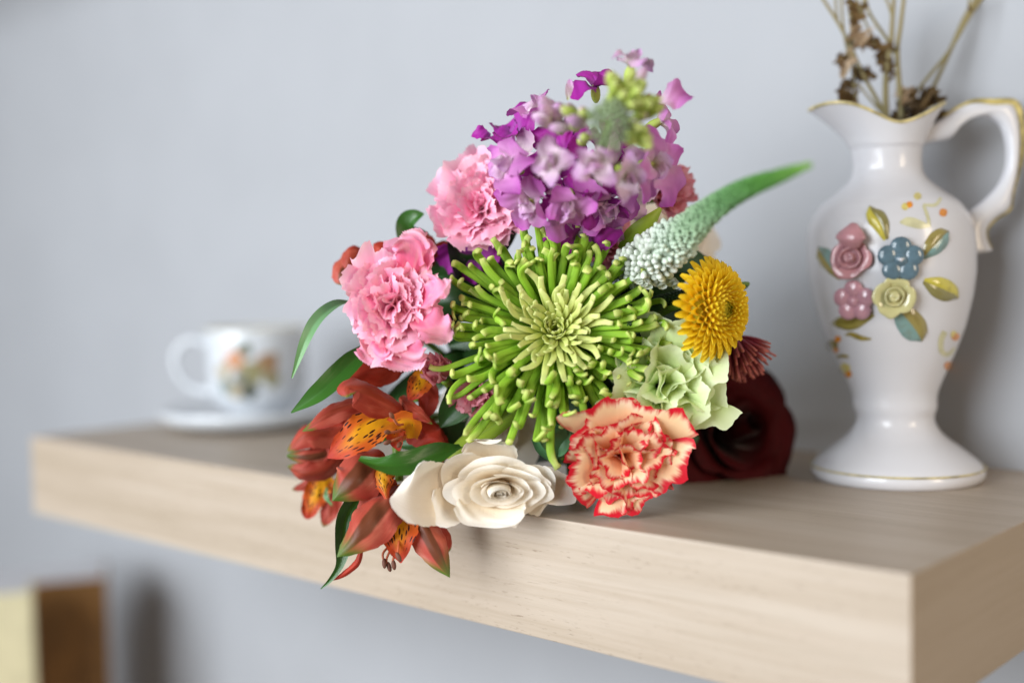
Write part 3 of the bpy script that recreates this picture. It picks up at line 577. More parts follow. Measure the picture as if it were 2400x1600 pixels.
# ------------------------------------------------------------------ orange alstroemeria (zoom coordinates of the lower left quarter)
def a4(x, y, d): return W(640+x/2.704, 820+y/2.704, d)
def cm(z, d=46): return z/2.704*d/FPX                                # zoom pixels -> cm
def lily(label, petals, stem_at, axis, stamens=(), dd=46):
    t = thing('peruvian_lily', label, 'lily', stem_at, 'orange peruvian lilies in the bouquet')
    for i, (pts, wd, mat, kw) in enumerate(petals):
        kw = dict(kw); hint = V(*kw.pop('h')) if 'h' in kw else None
        ribbon('petal', [a4(*p) for p in pts], [1.16*cm(q) for q in wd], mat, t, hint=hint, fold=-.22, seed=i+len(label), rnd=.08, ruf=kw.pop('ruf', .10), nu=15, nv=28, edge=.03, **kw)
    for pts in stamens:
        q = [a4(*p) for p in pts]; f = tube('stamen', q, [.05, .05, .045], m_fil, t, ns=6, n=12)
        e = nrm(q[-1]-q[-2]); P, fc, uv = ell_geo(q[-1], frame(e), .10, .10, .22, 8, 6); mesh('anther', P, fc, m_anther, f, uv)
    stem(t, stem_at, axis, .18); return t
lily('orange lily with a dark streaked yellow throat open beside the green leaf', [
    ([(800, 400, 46.8), (640, 470, 45.8), (500, 570, 45.3), (345, 685, 45.4)], [40, 95, 118, 112, 80, 12], m_alstro_in, dict(cup=.25, h=(-.25, .35, 1))),
    ([(870, 560, 47.2), (860, 470, 46.6), (770, 500, 46.2), (800, 640, 46.0)], [40, 70, 75, 60, 15], m_alstro_in, dict(cup=.3)),
    ([(890, 470, 47.4), (760, 340, 46.6), (600, 255, 45.5), (480, 230, 45.1), (470, 300, 44.8)], [35, 85, 115, 110, 70, 14], m_alstro, dict(cup=-.35, h=(.1, .7, .8), twist=(0, 10, -20))),
    ([(660, 370, 47.6), (520, 345, 47.2), (360, 400, 46.9), (185, 515, 46.9)], [35, 55, 68, 60, 10], m_alstro, dict(cup=-.35, h=(.1, .6, 1))),
    ([(700, 650, 46.8), (600, 720, 46.1), (500, 830, 45.6), (375, 955, 45.6)], [60, 130, 150, 120, 12], m_alstro_gm, dict(cup=-.45, h=(-.3, -.1, 1))),
    ([(690, 700, 46.4), (690, 800, 46.), (705, 880, 45.8), (735, 1000, 45.6)], [50, 72, 60, 20, 5], m_alstro_in, dict(cup=-.3)),
    ([(840, 430, 47.6), (930, 500, 47.3), (1010, 555, 47.), (1090, 610, 47.)], [60, 100, 90, 60, 10], m_alstro_red, dict(cup=-.3, h=(.2, .2, 1))),
    ([(800, 300, 47.8), (880, 380, 46.6), (940, 420, 46.4), (1010, 470, 46.6)], [30, 40, 38, 26, 6], m_alstro, dict(cup=-.5)),
    ], a4(860, 470, 48), V(-.5, -.1, .8), ([(830, 470, 46.6), (790, 470, 45.6), (752, 415, 45.)], [(830, 500, 46.6), (770, 520, 45.5), (725, 520, 44.9)], [(840, 540, 46.6), (790, 560, 45.6), (725, 585, 45.1)], [(840, 560, 46.6), (820, 570, 45.9), (800, 600, 45.5)]))
lily('lowest orange lily hanging in front of the shelf edge with green tipped petals', [
    ([(800, 860, 46.6), (690, 980, 45.4), (560, 1150, 44.8), (405, 1310, 44.9)], [60, 110, 138, 128, 80, 10], m_alstro_gm, dict(cup=-.35, h=(-.25, .2, 1))),
    ([(800, 850, 46.8), (805, 1000, 46.1), (795, 1180, 45.5), (810, 1350, 45.4)], [40, 60, 95, 118, 70, 14], m_alstro_in, dict(cup=.3, spec=0) if False else dict(cup=.3)),
    ([(830, 870, 46.8), (920, 1050, 46.), (1020, 1250, 45.5), (1120, 1440, 45.5)], [40, 85, 98, 80, 10], m_alstro_gm, dict(cup=-.35, h=(.3, .1, 1))),
    ([(900, 950, 47.6), (990, 1100, 47.4), (1075, 1200, 47.2), (1100, 1290, 47.4)], [30, 60, 55, 20], m_alstro, dict(cup=.2)),
    ([(930, 1000, 47.6), (1000, 1110, 47.4), (1095, 1110, 47.3)], [30, 40, 26, 8], m_alstro, dict(cup=.2)),
    ([(790, 850, 47), (690, 900, 46.6), (610, 960, 46.4), (520, 1080, 46.4)], [30, 60, 60, 12], m_alstro, dict(cup=.2)),
    ([(560, 1260, 46.6), (530, 1350, 46.5), (450, 1420, 46.5), (378, 1458, 46.6)], [12, 20, 17, 5], m_alstro_red, dict(cup=-.6)),
    ], a4(800, 830, 47.5), V(0, -.8, .5), ([(780, 1200, 46.2), (720, 1320, 46.), (735, 1372, 46.)], [(790, 1200, 46.2), (700, 1280, 46.), (705, 1350, 45.9)], [(800, 1200, 46.), (760, 1330, 45.8), (765, 1360, 45.8)], [(800, 1180, 45.6), (790, 1300, 45.), (795, 1310, 45.)]))
lily('leftmost orange lily, out of focus, with a green spot on its red petal', [
    ([(480, 480, 50), (360, 520, 49.6), (210, 530, 49.2), (90, 640, 49.4)], [40, 70, 88, 75, 20], m_alstro, dict(cup=-.4, h=(0, .6, 1))),
    ([(460, 560, 50.2), (330, 660, 49.6), (200, 680, 49.3), (85, 668, 49.4)], [40, 60, 55, 40, 16], m_alstro_gm, dict(cup=-.3)),
    ([(460, 640, 50), (330, 760, 49.5), (190, 780, 49.3), (90, 735, 49.5)], [40, 75, 75, 60, 14], m_alstro, dict(cup=-.4, h=(0, -.3, 1))),
    ([(470, 420, 50.2), (410, 440, 50), (300, 560, 49.8), (330, 700, 49.6)], [30, 70, 80, 30], m_alstro_red, dict(cup=.3)),
    ], a4(520, 560, 51), V(-.8, 0, .5), dd=50)
lily('small orange and yellow lily under the leftmost one, blurred', [
    ([(370, 800, 51), (310, 850, 50.8), (250, 960, 50.6), (210, 1070, 50.6)], [40, 70, 82, 60, 30], m_alstro_in, dict(cup=.3)),
    ([(400, 820, 51), (390, 930, 50.8), (350, 1040, 50.6), (318, 1120, 50.6)], [35, 60, 55, 12], m_alstro, dict(cup=.2)),
    ([(340, 790, 51.2), (250, 840, 51), (190, 865, 51), (120, 885, 51)], [25, 40, 30, 8], m_alstro, dict(cup=.2)),
    ([(340, 870, 50), (335, 930, 49.8), (375, 985, 49.8)], [6, 16, 5], m_leaf_pale, dict(cup=.2)),
    ], a4(430, 770, 52), V(-.3, -.8, .5), dd=51)
lily('orange lily mostly hidden under the left pink carnation', [
    ([(960, 120, 48.4), (940, 190, 47.8), (905, 250, 47.4), (860, 320, 47.4)], [30, 66, 70, 50, 14], m_alstro_in, dict(cup=.3)),
    ([(970, 180, 48.6), (985, 260, 48.2), (980, 350, 48), (940, 440, 48)], [30, 60, 60, 20], m_alstro_red, dict(cup=.3)),
    ([(850, 60, 48.6), (700, 130, 48.2), (560, 150, 47.8), (455, 190, 47.6)], [40, 90, 90, 60, 15], m_alstro_red, dict(cup=-.3)),
    ([(960, 420, 49), (1000, 560, 48.6), (1020, 650, 48.6), (950, 700, 48.6)], [40, 90, 90, 30], m_alstro_red, dict(cup=-.2)),
    ], a4(970, 150, 50), V(-.2, .1, 1))
def a3(x, y, d): return W(640+x/3.733, 480+y/3.733, d)
_a4 = a4
a4 = a3
lily('dark red lily buds behind the left pink carnation', [
    ([(760, 560, 49.4), (640, 560, 49.2), (600, 640, 49.), (620, 700, 49.)], [60, 80, 60, 15], m_alstro_gm, dict(cup=-.4)),
    ([(800, 480, 49.6), (720, 450, 49.3), (660, 500, 49.2), (640, 600, 49.2)], [40, 70, 60, 20], m_alstro, dict(cup=-.4)),
    ([(980, 520, 49.2), (950, 440, 49.), (930, 380, 49.), (880, 340, 49.)], [60, 80, 60, 12], m_alstro_red, dict(cup=-.4)),
    ([(1330, 560, 49.4), (1320, 440, 49.), (1280, 340, 49.), (1230, 290, 49.)], [60, 90, 90, 40], m_alstro_red, dict(cup=-.4)),
    ([(1500, 560, 50), (1480, 450, 49.8), (1450, 380, 49.8), (1420, 340, 49.8)], [60, 100, 80, 30], m_alstro_red, dict(cup=-.3)),
    ([(1450, 700, 50), (1400, 820, 49.8), (1450, 950, 49.8), (1520, 1050, 49.8)], [60, 130, 120, 40], m_alstro_red, dict(cup=-.3)),
    ], a3(1200, 500, 51), V(-.2, .4, .8))
a4 = _a4

# ------------------------------------------------------------------ leaves and stems of the bouquet
t = thing('leafy_stem', 'long green leaves spreading at the left of the bouquet', 'leaves', a4(900, 300, 49))
ribbon('leaf', [a3(720, 860, 47.8), a3(560, 880, 47.), a3(400, 1000, 46.3), a3(290, 1180, 45.9), a3(165, 1515, 45.8)], [cm(q) for q in (16, 42, 48, 44, 34, 5)], m_leaf_pale, t, hint=V(-.35, .75, .65), fold=.5, cup=0, twist=(10, 20, 40), seed=1)['label'] = 'pale glossy curled leaf'
ribbon('leaf', [a4(600, -20, 47.5), a4(480, 100, 46.9), a4(310, 260, 46.4), a4(115, 398, 46.2)], [cm(q) for q in (30, 74, 80, 64, 5)], m_leaf, t, fold=.25, cup=.1, hint=V(-.1, .35, 1), seed=2)
ribbon('leaf', [a4(1190, 610, 46.2), a4(1040, 655, 45.5), a4(860, 720, 44.9), a4(690, 730, 44.7), a4(545, 690, 45.0)], [cm(q) for q in (22, 62, 88, 80, 52, 22)], m_leaf, t, fold=.18, cup=.1, hint=V(0, .5, 1), twist=(-20, 10, -5, -30), ruf=.12, seed=3)
ribbon('leaf', [a4(560, 900, 47.2), a4(465, 1060, 46.8), a4(440, 1230, 46.6), a4(420, 1360, 46.5), a4(365, 1450, 46.5), a4(302, 1512, 46.6)], [cm(q) for q in (70, 78, 60, 26, 16, 3)], m_leaf, t, fold=.3, hint=V(.4, .1, 1), seed=4)
ribbon('leaf', [a4(1230, 230, 47.9), a4(1180, 330, 47.5), a4(1110, 420, 47.4), a4(1060, 490, 47.4)], [cm(q) for q in (100, 118, 80, 6)], m_leaf_dark, t, fold=.2, seed=5)
ribbon('leaf', [a3(1290, 360, 50), a3(1215, 250, 49.6), a3(1200, 160, 49.4), a3(1250, 105, 49.2), a3(1320, 80, 49.2)], [cm(q, 36) for q in (120, 130, 110, 70, 8)], m_leaf, t, fold=.2, hint=V(-.2, .3, 1), seed=6)
stem(t, a4(900, 300, 49), V(-.5, .1, .8), .2)
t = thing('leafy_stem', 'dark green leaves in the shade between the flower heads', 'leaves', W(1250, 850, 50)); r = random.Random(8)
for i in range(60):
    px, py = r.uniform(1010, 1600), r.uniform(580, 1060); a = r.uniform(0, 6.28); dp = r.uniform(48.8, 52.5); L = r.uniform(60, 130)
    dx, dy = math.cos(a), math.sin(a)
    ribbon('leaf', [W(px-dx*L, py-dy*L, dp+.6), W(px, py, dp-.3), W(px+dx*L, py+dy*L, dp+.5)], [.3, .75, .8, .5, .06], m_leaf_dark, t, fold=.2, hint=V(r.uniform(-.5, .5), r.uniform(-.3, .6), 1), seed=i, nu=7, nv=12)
stem(t, W(1250, 850, 51), V(0, 0, 1), .2)
t = thing('eucalyptus_sprig', 'round green leaf tucked between spider chrysanthemum and red edged carnation', 'leaf', W(1300, 1020, 47))
ribbon('leaf', [W(1318, 1072, 46.4), W(1300, 1035, 45.9), W(1288, 1010, 45.8), W(1284, 985, 46.1)], [.1, .52, .62, .5, .1], m_euc, t, cup=.3, hint=V(.2, .2, 1), seed=1)
ribbon('leaf', [W(1325, 985, 46.8), W(1320, 1010, 46.2), W(1312, 1045, 46.1), W(1302, 1068, 46.3)], [.1, .4, .45, .1], m_euc, t, cup=.3, hint=V(-.5, 0, 1), seed=2)
ribbon('leaf', [W(1250, 1028, 46.6), W(1270, 1052, 46.3), W(1292, 1068, 46.3), W(1305, 1070, 46.4)], [.1, .3, .3, .1], m_euc, t, cup=.3, hint=V(.1, .6, 1), seed=3)
stem(t, W(1318, 1072, 46.6), V(0, 0, 1), .1)
t = thing('green_shoot', 'pair of thick bare green shoots above the white rose', 'plant', W(1210, 940, 48.6), None)
ribbon('blade', [W(1215, 935, 48.6), W(1150, 985, 47.6), W(1085, 1040, 47.), W(1050, 1075, 46.9)], [.35, .42, .40, .3], m_bract, t, cup=-.5, fold=.1, hint=V(-.4, .4, 1))
ribbon('blade', [W(1225, 950, 48.2), W(1165, 1000, 47.2), W(1100, 1045, 46.6), W(1073, 1085, 46.5)], [.25, .28, .26, .18], m_bract, t, cup=-.6, hint=V(-.4, .4, 1)); stem(t, W(1215, 940, 48.7), V(-.5, -.5, .5), .2)
t = thing('green_bract', 'yellow green bract between purple stock and white veronica', 'leaf', W(1480, 570, 47))
ribbon('leaf', [W(1462, 590, 47.2), W(1495, 552, 46.6), W(1525, 520, 46.3), W(1550, 488, 46.4)], [.3, .5, .42, .28, .08], m_bract, t, cup=-.4, hint=V(.3, -.2, 1)); stem(t, W(1462, 590, 47.4), V(.4, .6, .3), .12)
def spiky():
    F = frame(V(.45, -.75, .3)); o = W(1722, 800, 49)-F[2]*.3; t = thing('spiky_flower', 'dusky red spiky flower behind the yellow button chrysanthemum', 'flower', o); r = random.Random(6)
    for i in range(80):
        k = (i+.5)/80; a = i*2.39996; th = math.radians(8+58*k); d = nrm(F[0]*math.cos(a)*math.sin(th)+F[1]*math.sin(a)*math.sin(th)+F[2]*math.cos(th)+np.array([0, 0, -.25])); L = r.uniform(1.3, 1.9)
        q = o+d*.2; floret('floret', [q, q+d*L*.5, q+d*L+np.array([0, 0, -.12])], r.uniform(.075, .10), m_spiky, t, F[2], flat=.8, bulb=.9, n=8, ns=6)
    stem(t, o, F[2], .15)
spiky()

# ------------------------------------------------------------------ the porcelain jug
DZ = 0.
JC = np.array([-7.95, 16.95, 0.])
HX = nrm(np.array([CR[0], CR[1], 0])); HY = nrm(np.array([CF[0], CF[1], 0])); LEAN = .028; JF = np.array([HX, HY, np.array([0, 0, 1.])-LEAN*HX])
PR = np.array([(0, 3.70), (.12, 3.86), (.38, 3.93), (.62, 3.88), (.85, 3.70), (1.45, 2.97), (2.0, 2.22), (2.45, 1.87), (2.87, 1.76), (3.06, 1.80), (3.2, 1.92), (3.45, 1.97), (3.62, 1.93), (3.75, 1.93), (4.15, 2.03), (5.02, 2.43), (5.96, 2.88), (7.03, 3.32), (8.47, 3.71), (9.54, 3.88), (10.7, 3.92), (11.5, 3.86), (12.0, 3.74), (12.75, 3.28), (13.3, 2.48), (13.8, 1.85), (14.2, 1.63), (14.7, 1.60), (15.3, 1.68)])
zz = np.linspace(0, 15.3, 110); rr_ = np.interp(zz, PR[:, 0], PR[:, 1])*np.interp(zz, [0, 4, 11, 15], [1, .965, .965, .95])
for _ in range(2): rr_[1:-1] = (rr_[:-2]+2*rr_[1:-1]+rr_[2:])/4
def jr(z): return np.interp(z, zz, rr_)
def rim(ph):                                                        # ph 0 = handle side, pi = spout
    s_ = np.clip(-np.cos(ph), 0, 1); h_ = np.clip(np.cos(ph), 0, 1)
    r = 1.95+1.58*s_**2.6+.75*h_**2.2; z = 16.25+1.45*s_**1.7-.55*s_**9+1.05*h_**1.9; return r, z
jug = thing('porcelain_jug', 'white porcelain pitcher with gilt rim, scrolled handle and raised ceramic flowers', 'jug', JC)
NP = 96; ph = np.linspace(0, 2*math.pi, NP, endpoint=False); rows = []
for z, r in zip(zz, rr_): rows.append(np.stack([r*np.cos(ph), r*np.sin(ph), np.full(NP, z)], -1))
rrim, zrim = rim(ph)
for k in np.linspace(.06, 1, 18):
    r = 1.68+(rrim-1.68)*k**1.45; rows.append(np.stack([r*np.cos(ph), r*np.sin(ph), 15.3+(zrim-15.3)*k], -1))
for k in (0., .3, 1):                                              # inside of the neck
    q = 1-k*.95; rows.append(np.stack([(1.5+(rrim-1.72)*q**1.45-.02)*np.cos(ph), (1.5+(rrim-1.72)*q**1.45-.02)*np.sin(ph), 15.3+(zrim-15.3)*q-.02], -1))
rows.append(np.stack([1.3*np.cos(ph), 1.3*np.sin(ph), np.full(NP, 12.)], -1)); rows.append(np.stack([.05*np.cos(ph), .05*np.sin(ph), np.full(NP, 11.)], -1))
P = np.array(rows); fs = gfaces(len(rows), NP, True); fs.append(tuple(range(NP-1, -1, -1)))
mesh('body', place(P.reshape(-1, 3), JF, JC), fs, m_white, jug)
def ringtube(name, pts, rad, mat, par, ns=7):
    p = np.asarray(pts); n = len(p); tg = np.roll(p, -1, 0)-np.roll(p, 1, 0); tg /= np.linalg.norm(tg, axis=1)[:, None]; up = np.array([0, 0, 1.]); b = np.cross(tg, up); b /= np.linalg.norm(b, axis=1)[:, None]; nn = np.cross(b, tg)
    a = np.linspace(0, 2*math.pi, ns, endpoint=False); Q = p[:, None]+rad*(np.cos(a)[None, :, None]*b[:, None]+np.sin(a)[None, :, None]*nn[:, None])
    f = [(i*ns+j, i*ns+(j+1) % ns, ((i+1) % n)*ns+(j+1) % ns, ((i+1) % n)*ns+j) for i in range(n) for j in range(ns)]
    return mesh(name, Q.reshape(-1, 3), f, mat, par)
ringtube('gilt_rim', place(np.stack([(rrim-.06)*np.cos(ph), (rrim-.06)*np.sin(ph), zrim+.01], -1), JF, JC), .085, m_gilt, jug)
ringtube('foot_line', place(np.stack([3.90*np.cos(ph), 3.90*np.sin(ph), np.full(NP, .62)], -1), JF, JC), .045, m_gilt, jug, 5)
def jl(px, py, dy=0.):                                              # jug plane coordinates of a photo pixel
    p = CAM; d = CF+CR*(px-1200)/FPX+CU*(800-py)/FPX; tt = ((JC-p)@HY+dy)/(d@HY); q = p+d*tt-JC; return np.array([q@HX+LEAN*q[2], q@HY, q[2]])
HO = [(2140, 312), (2185, 292), (2220, 270), (2250, 252), (2284, 241), (2330, 245), (2371, 246), (2384, 275), (2388, 320), (2386, 365), (2380, 410), (2370, 455), (2364, 490), (2335, 510), (2312, 535), (2312, 562), (2325, 587)]
HI = [(2140, 345), (2180, 336), (2212, 330), (2230, 322), (2243, 304), (2265, 285), (2304, 275), (2335, 288), (2350, 312), (2357, 350), (2355, 390), (2338, 432), (2304, 469), (2274, 492), (2246, 515), (2238, 555), (2242, 600)]
A = spline([jl(*p) for p in HO], 60); B = spline([jl(*p) for p in HI], 60); Cn = (A+B)/2; hw = np.linalg.norm(A-B, axis=1)/2; dv = (A-B)/(2*hw[:, None])
th = np.linspace(0, 2*math.pi, 16, endpoint=False); dep = np.interp(np.linspace(0, 1, 60), [0, .15, .5, .8, 1], [.30, .48, .44, .46, .48])
Q = Cn[:, None]+dv[:, None]*(hw[:, None]*(np.sign(np.cos(th))*np.abs(np.cos(th))**.8)[None])[..., None]+np.array([0, 1, 0])*(dep[:, None]*np.sin(th)[None])[..., None]
f = gfaces(60, 16, True); f.append(tuple(range(15, -1, -1))); f.append(tuple(59*16+i for i in range(16)))
mesh('handle', place(Q.reshape(-1, 3), JF, JC), f, m_white, jug)
Ed = A[6:]+dv[6:]*.06
P, f, uv = tube_geo(place(Ed[::2], JF, JC), [.05, .08, .26, .28, .24, .10, .07, .06, .05], ns=8, n=70, flat=1., hint=HY); mesh('gilt_edge', P, f, m_gilt_brown, jug, uv)
P, f, uv = tube_geo(place(A[8:25]+dv[8:25]*.03, JF, JC), [.06, .09, .10], ns=8, n=30, hint=HY); mesh('gilt_edge', P, f, m_gilt, jug, uv)
def jhit(px, py):
    d = CF+CR*(px-1200)/FPX+CU*(800-py)/FPX; t0 = 46.
    o_ = CAM-JC
    for _ in range(400):
        p = o_+d*t0; p = p+LEAN*HX*p[2]; r = math.hypot(p[0], p[1])-jr(p[2])
        if r < .004: break
        t0 += max(r*.5, .002)
        if t0 > 58: break
    p0 = o_+d*t0; p = p0+LEAN*HX*p0[2]; z = p[2]; sl = (jr(z+.05)-jr(z-.05))/.1; n = nrm(np.array([p[0], p[1], 0])/math.hypot(p[0], p[1])-np.array([0, 0, sl])); return p0+JC, n
def z4(x, y): return 1880+x/3.919, 460+y/3.919
def patch(name, pts, wid, mat, par, relief=.02, nu=9, nv=22, lift=.012, edge=0., seed=0):
    c = spline(np.array([z4(*p) for p in pts]), nv); w_ = np.interp(np.linspace(0, 1, nv), np.linspace(0, 1, len(wid)), wid)/3.919
    for _ in range(2): w_[1:-1] = (w_[:-2]+2*w_[1:-1]+w_[2:])/4
    tg = np.gradient(c, axis=0); tg /= np.linalg.norm(tg, axis=1)[:, None]; nn = np.stack([-tg[:, 1], tg[:, 0]], -1); P = []
    for j in range(nv):
        for i in range(nu):
            u = -1+2*i/(nu-1); q = c[j]+nn[j]*w_[j]*u; p, n = jhit(*q); rim_ = (1-abs(u)**2.5)*min(1, 4*min(j, nv-1-j)/nv+.05)
            P.append(p+n*(lift+relief*rim_*(1-.45*math.exp(-(u/.12)**2) if relief > .03 else 1)))
    return mesh(name, P, gfaces(nv, nu), mat, par, uvgrid(nv, nu))
def leafp(pts, wid, mat): return patch('leaf_ornament', pts, wid, mat, jug, relief=.14, nu=13, nv=24)
leafp([(620, 90), (650, 160), (720, 250), (770, 400)], [10, 60, 92, 75, 25], m_l_yel)
leafp([(150, 465), (200, 540), (270, 640), (350, 765)], [10, 72, 84, 62, 12], m_l_teal)
leafp([(1345, 320), (1290, 360), (1210, 450), (1105, 570)], [8, 70, 98, 85, 18], m_l_teal)
leafp([(1435, 935), (1370, 890), (1260, 840), (1115, 775)], [8, 75, 105, 98, 25], m_l_yel)
leafp([(1100, 1330), (1060, 1260), (980, 1150), (850, 1000)], [8, 95, 130, 120, 40], m_l_teal)
leafp([(265, 1165), (350, 1160), (470, 1165), (655, 1080)], [8, 48, 62, 60, 25], m_l_olive)
def dot(x, y, r, mat, dx=0., dy=1.): return patch('painted_dot', [(x-dx*r, y-dy*r), (x, y), (x+dx*r, y+dy*r)], [r*.25, r*.9, r, r*.9, r*.25], mat, jug, relief=.004, nu=7, nv=9)
for x, y, r, m, dx, dy in ((945, 95, 36, m_p_ye, .9, -.3), (985, 78, 32, m_p_or, .9, .3), (1295, 150, 40, m_p_or, .5, .8), (1060, 0, 36, m_p_ye, 1, .1), (330, 1310, 32, m_p_or, .4, .8), (280, 1370, 52, m_p_olive, .5, .9), (310, 1410, 26, m_p_or, .5, .9), (1405, 1285, 40, m_p_or, .2, 1), (1395, 1270, 36, m_p_ye, .2, 1), (1340, 1555, 40, m_p_or, -.5, .9), (395, 1580, 50, m_p_ye, .5, .9), (425, 1630, 34, m_p_or, .5, .9)): dot(x, y, r, m, dx, dy)
patch('painted_stroke', [(895, 240), (980, 235), (1080, 260), (1160, 275)], [6, 42, 46, 36, 10], m_p_pale, jug, .004)
patch('painted_stroke', [(1165, 285), (1155, 200), (1115, 85)], [16, 16, 14], m_p_pale, jug, .004); patch('painted_stroke', [(1110, 80), (1220, 80), (1275, 15)], [12, 16, 14], m_p_pale, jug, .004)
patch('painted_stroke', [(395, 1272), (450, 1265), (540, 1300), (635, 1310)], [5, 18, 26, 22, 8], m_p_olive, jug, .004); patch('painted_stroke', [(320, 1470), (380, 1465), (430, 1475)], [12, 16, 10], m_p_olive, jug, .004)
patch('painted_stroke', [(1310, 1240), (1275, 1320), (1280, 1420), (1340, 1450), (1400, 1390)], [28, 26, 24, 22, 10], m_p_pale, jug, .004)
def at_jug(px, py, lift):
    p, n = jhit(px, py); return p+n*lift, n
def orn_rose(px, py, rad, mat, label, seed, extra=None):
    p, n = at_jug(px, py, .45); e = ell('rose_ornament', p-n*.25, frame(n), rad*.5, rad*.5, .4, mat, jug); e['label'] = label
    rose('', p+n*.12, nrm(n-CF*.6), rad, mat, seed, .5, n=(2, 3, 4), sub=e, with_stem=False, H=rad*.95, openness=.8, thick=.08)
    tube('petal', [p+n*(.30+.0*k)+frame(n)[0]*rad*.26*(1-k/16)*math.cos(k*.95)+frame(n)[1]*rad*.26*(1-k/16)*math.sin(k*.95) for k in range(15)], [.07, .07, .05], mat, e, n=44, ns=6)
    if extra:
        F = frame(n); d = F[1]*extra[1]+F[0]*extra[0]; solid(ribbon('petal', [p+d*.5*rad+n*.15, p+d*1.0*rad+n*.42, p+d*1.5*rad+n*.32, p+d*1.95*rad-n*.02], [.35, .78*rad, .92*rad, .75*rad, .15], mat, e, hint=n, cup=-.4, nu=13, nv=18), .1)
orn_rose(2005, 603, .76, m_c_pink, 'pink ceramic rose', 41, (.1, 1.)); orn_rose(2095, 690, .72, m_c_cream, 'cream ceramic rose', 42, None)
def orn_flower(px, py, rad, mat, label, a0):
    p, n = at_jug(px, py, .12); F = frame(nrm(n-CF*.3), a0); e = ell('flower_ornament', p+n*.1, F, rad*.34, rad*.34, .30, mat, jug); e['label'] = label
    for i in range(5):
        a = i*2*math.pi/5; d = F[0]*math.cos(a)+F[1]*math.sin(a); F2 = np.array([d, np.cross(F[2], d), F[2]]); ell('petal', p+d*rad*.58+n*.14, F2, rad*.44, rad*.47, .18, mat, e, 14, 10)
    return p, n, e
p, n, e = orn_flower(2109, 608, .98, m_c_blue, 'blue five petalled ceramic flower', .3); ell('stamen', p+n*.38, frame(n), .09, .09, .07, m_white, e)
orn_flower(2008, 702, .92, m_c_pink2, 'pink five petalled ceramic flower', 1.57)

# ------------------------------------------------------------------ dried sprigs in the jug
def d1(x, y, d=55.): return W(1880+x/4.523, y/4.523, d)
def sprig(label, stems, leaves, base):
    t = thing('dried_sprig', label, 'dried plant', base, 'dried sprigs standing in the jug')
    for pts, r in stems: tube('stem', [d1(*p) for p in pts], np.atleast_1d(r)*.75, m_dry_stem, t, ns=6, n=30)
    for i, (pts, wd, mat) in enumerate(leaves):
        ribbon('leaf', [d1(*p) for p in pts], [1.6*q/4.523*55/FPX for q in wd], mat, t, cup=.5, ruf=.5, rk=3.3, nu=11, nv=22, seed=i*3+len(label), edge=.25, twist=(R.uniform(-40, 40), R.uniform(-60, 60)))
    return t
sprig('dry brown sprig forking left out of the jug, with curled tan leaves on top', [([(925, 1900), (905, 1440), (890, 1200), (885, 900), (905, 650), (940, 480), (955, 250), (975, -60)], [.24, .22, .18, .14]),
    ([(875, 1220), (760, 1000), (650, 800), (430, 330), (200, -40)], [.15, .13, .10]), ([(850, 1200), (700, 1030), (600, 890)], [.08, .07]), ([(430, 330), (375, 210), (350, -30)], .08), ([(950, 300), (945, 150), (885, -30)], .09)],
    [([(940, 590), (870, 560), (800, 500), (640, 480)], [40, 75, 60, 40, 20], m_dry_leaf), ([(760, 500), (680, 470), (600, 500), (560, 520)], [30, 55, 50, 10], m_dry_tan), ([(630, 490), (580, 420), (540, 330), (520, 220)], [30, 85, 90, 50, 20], m_dry_tan),
     ([(540, 260), (570, 150), (560, 60), (580, 20)], [30, 60, 70, 12], m_dry_leaf), ([(960, 740), (880, 700), (780, 610)], [30, 60, 40, 8], m_dry_leaf), ([(900, 880), (960, 800), (950, 720)], [8, 14, 10], m_dry_leaf)], d1(925, 1900))
sprig('straight dry sprig with a Y fork in the middle of the jug', [([(1090, 1900), (1066, 1390), (1040, 1050), (1008, 570), (1040, 300), (1085, -60)], [.22, .2, .17, .14]), ([(1000, 590), (900, 420), (720, 150), (665, -40)], [.13, .11, .10])],
    [([(1030, 930), (1070, 1020), (1130, 1060), (1200, 1180)], [20, 60, 75, 50, 10], m_dry_tan), ([(1060, 1100), (1150, 1150), (1300, 1160), (1400, 1140)], [30, 110, 140, 110, 40], m_dry_dark), ([(1180, 1200), (1300, 1240), (1420, 1220), (1560, 1210)], [60, 110, 90, 40, 6], m_dry_leaf),
     ([(1280, 1180), (1340, 1100), (1320, 1040), (1290, 1060)], [50, 90, 80, 15], m_dry_dark), ([(1150, 1180), (1060, 1220), (1000, 1250), (990, 1290)], [40, 70, 40, 20], m_dry_dark), ([(1200, 1220), (1150, 1290), (1100, 1310)], [30, 40, 10], m_dry_dark), ([(1400, 1180), (1430, 1120), (1445, 1080)], [20, 32, 8], m_dry_leaf), ([(1150, 1060), (1160, 1000), (1130, 980)], [20, 34, 10], m_dry_leaf), ([(1230, 1240), (1210, 1300), (1200, 1360)], [60, 60, 40], m_dry_dark)], d1(1090, 1900))
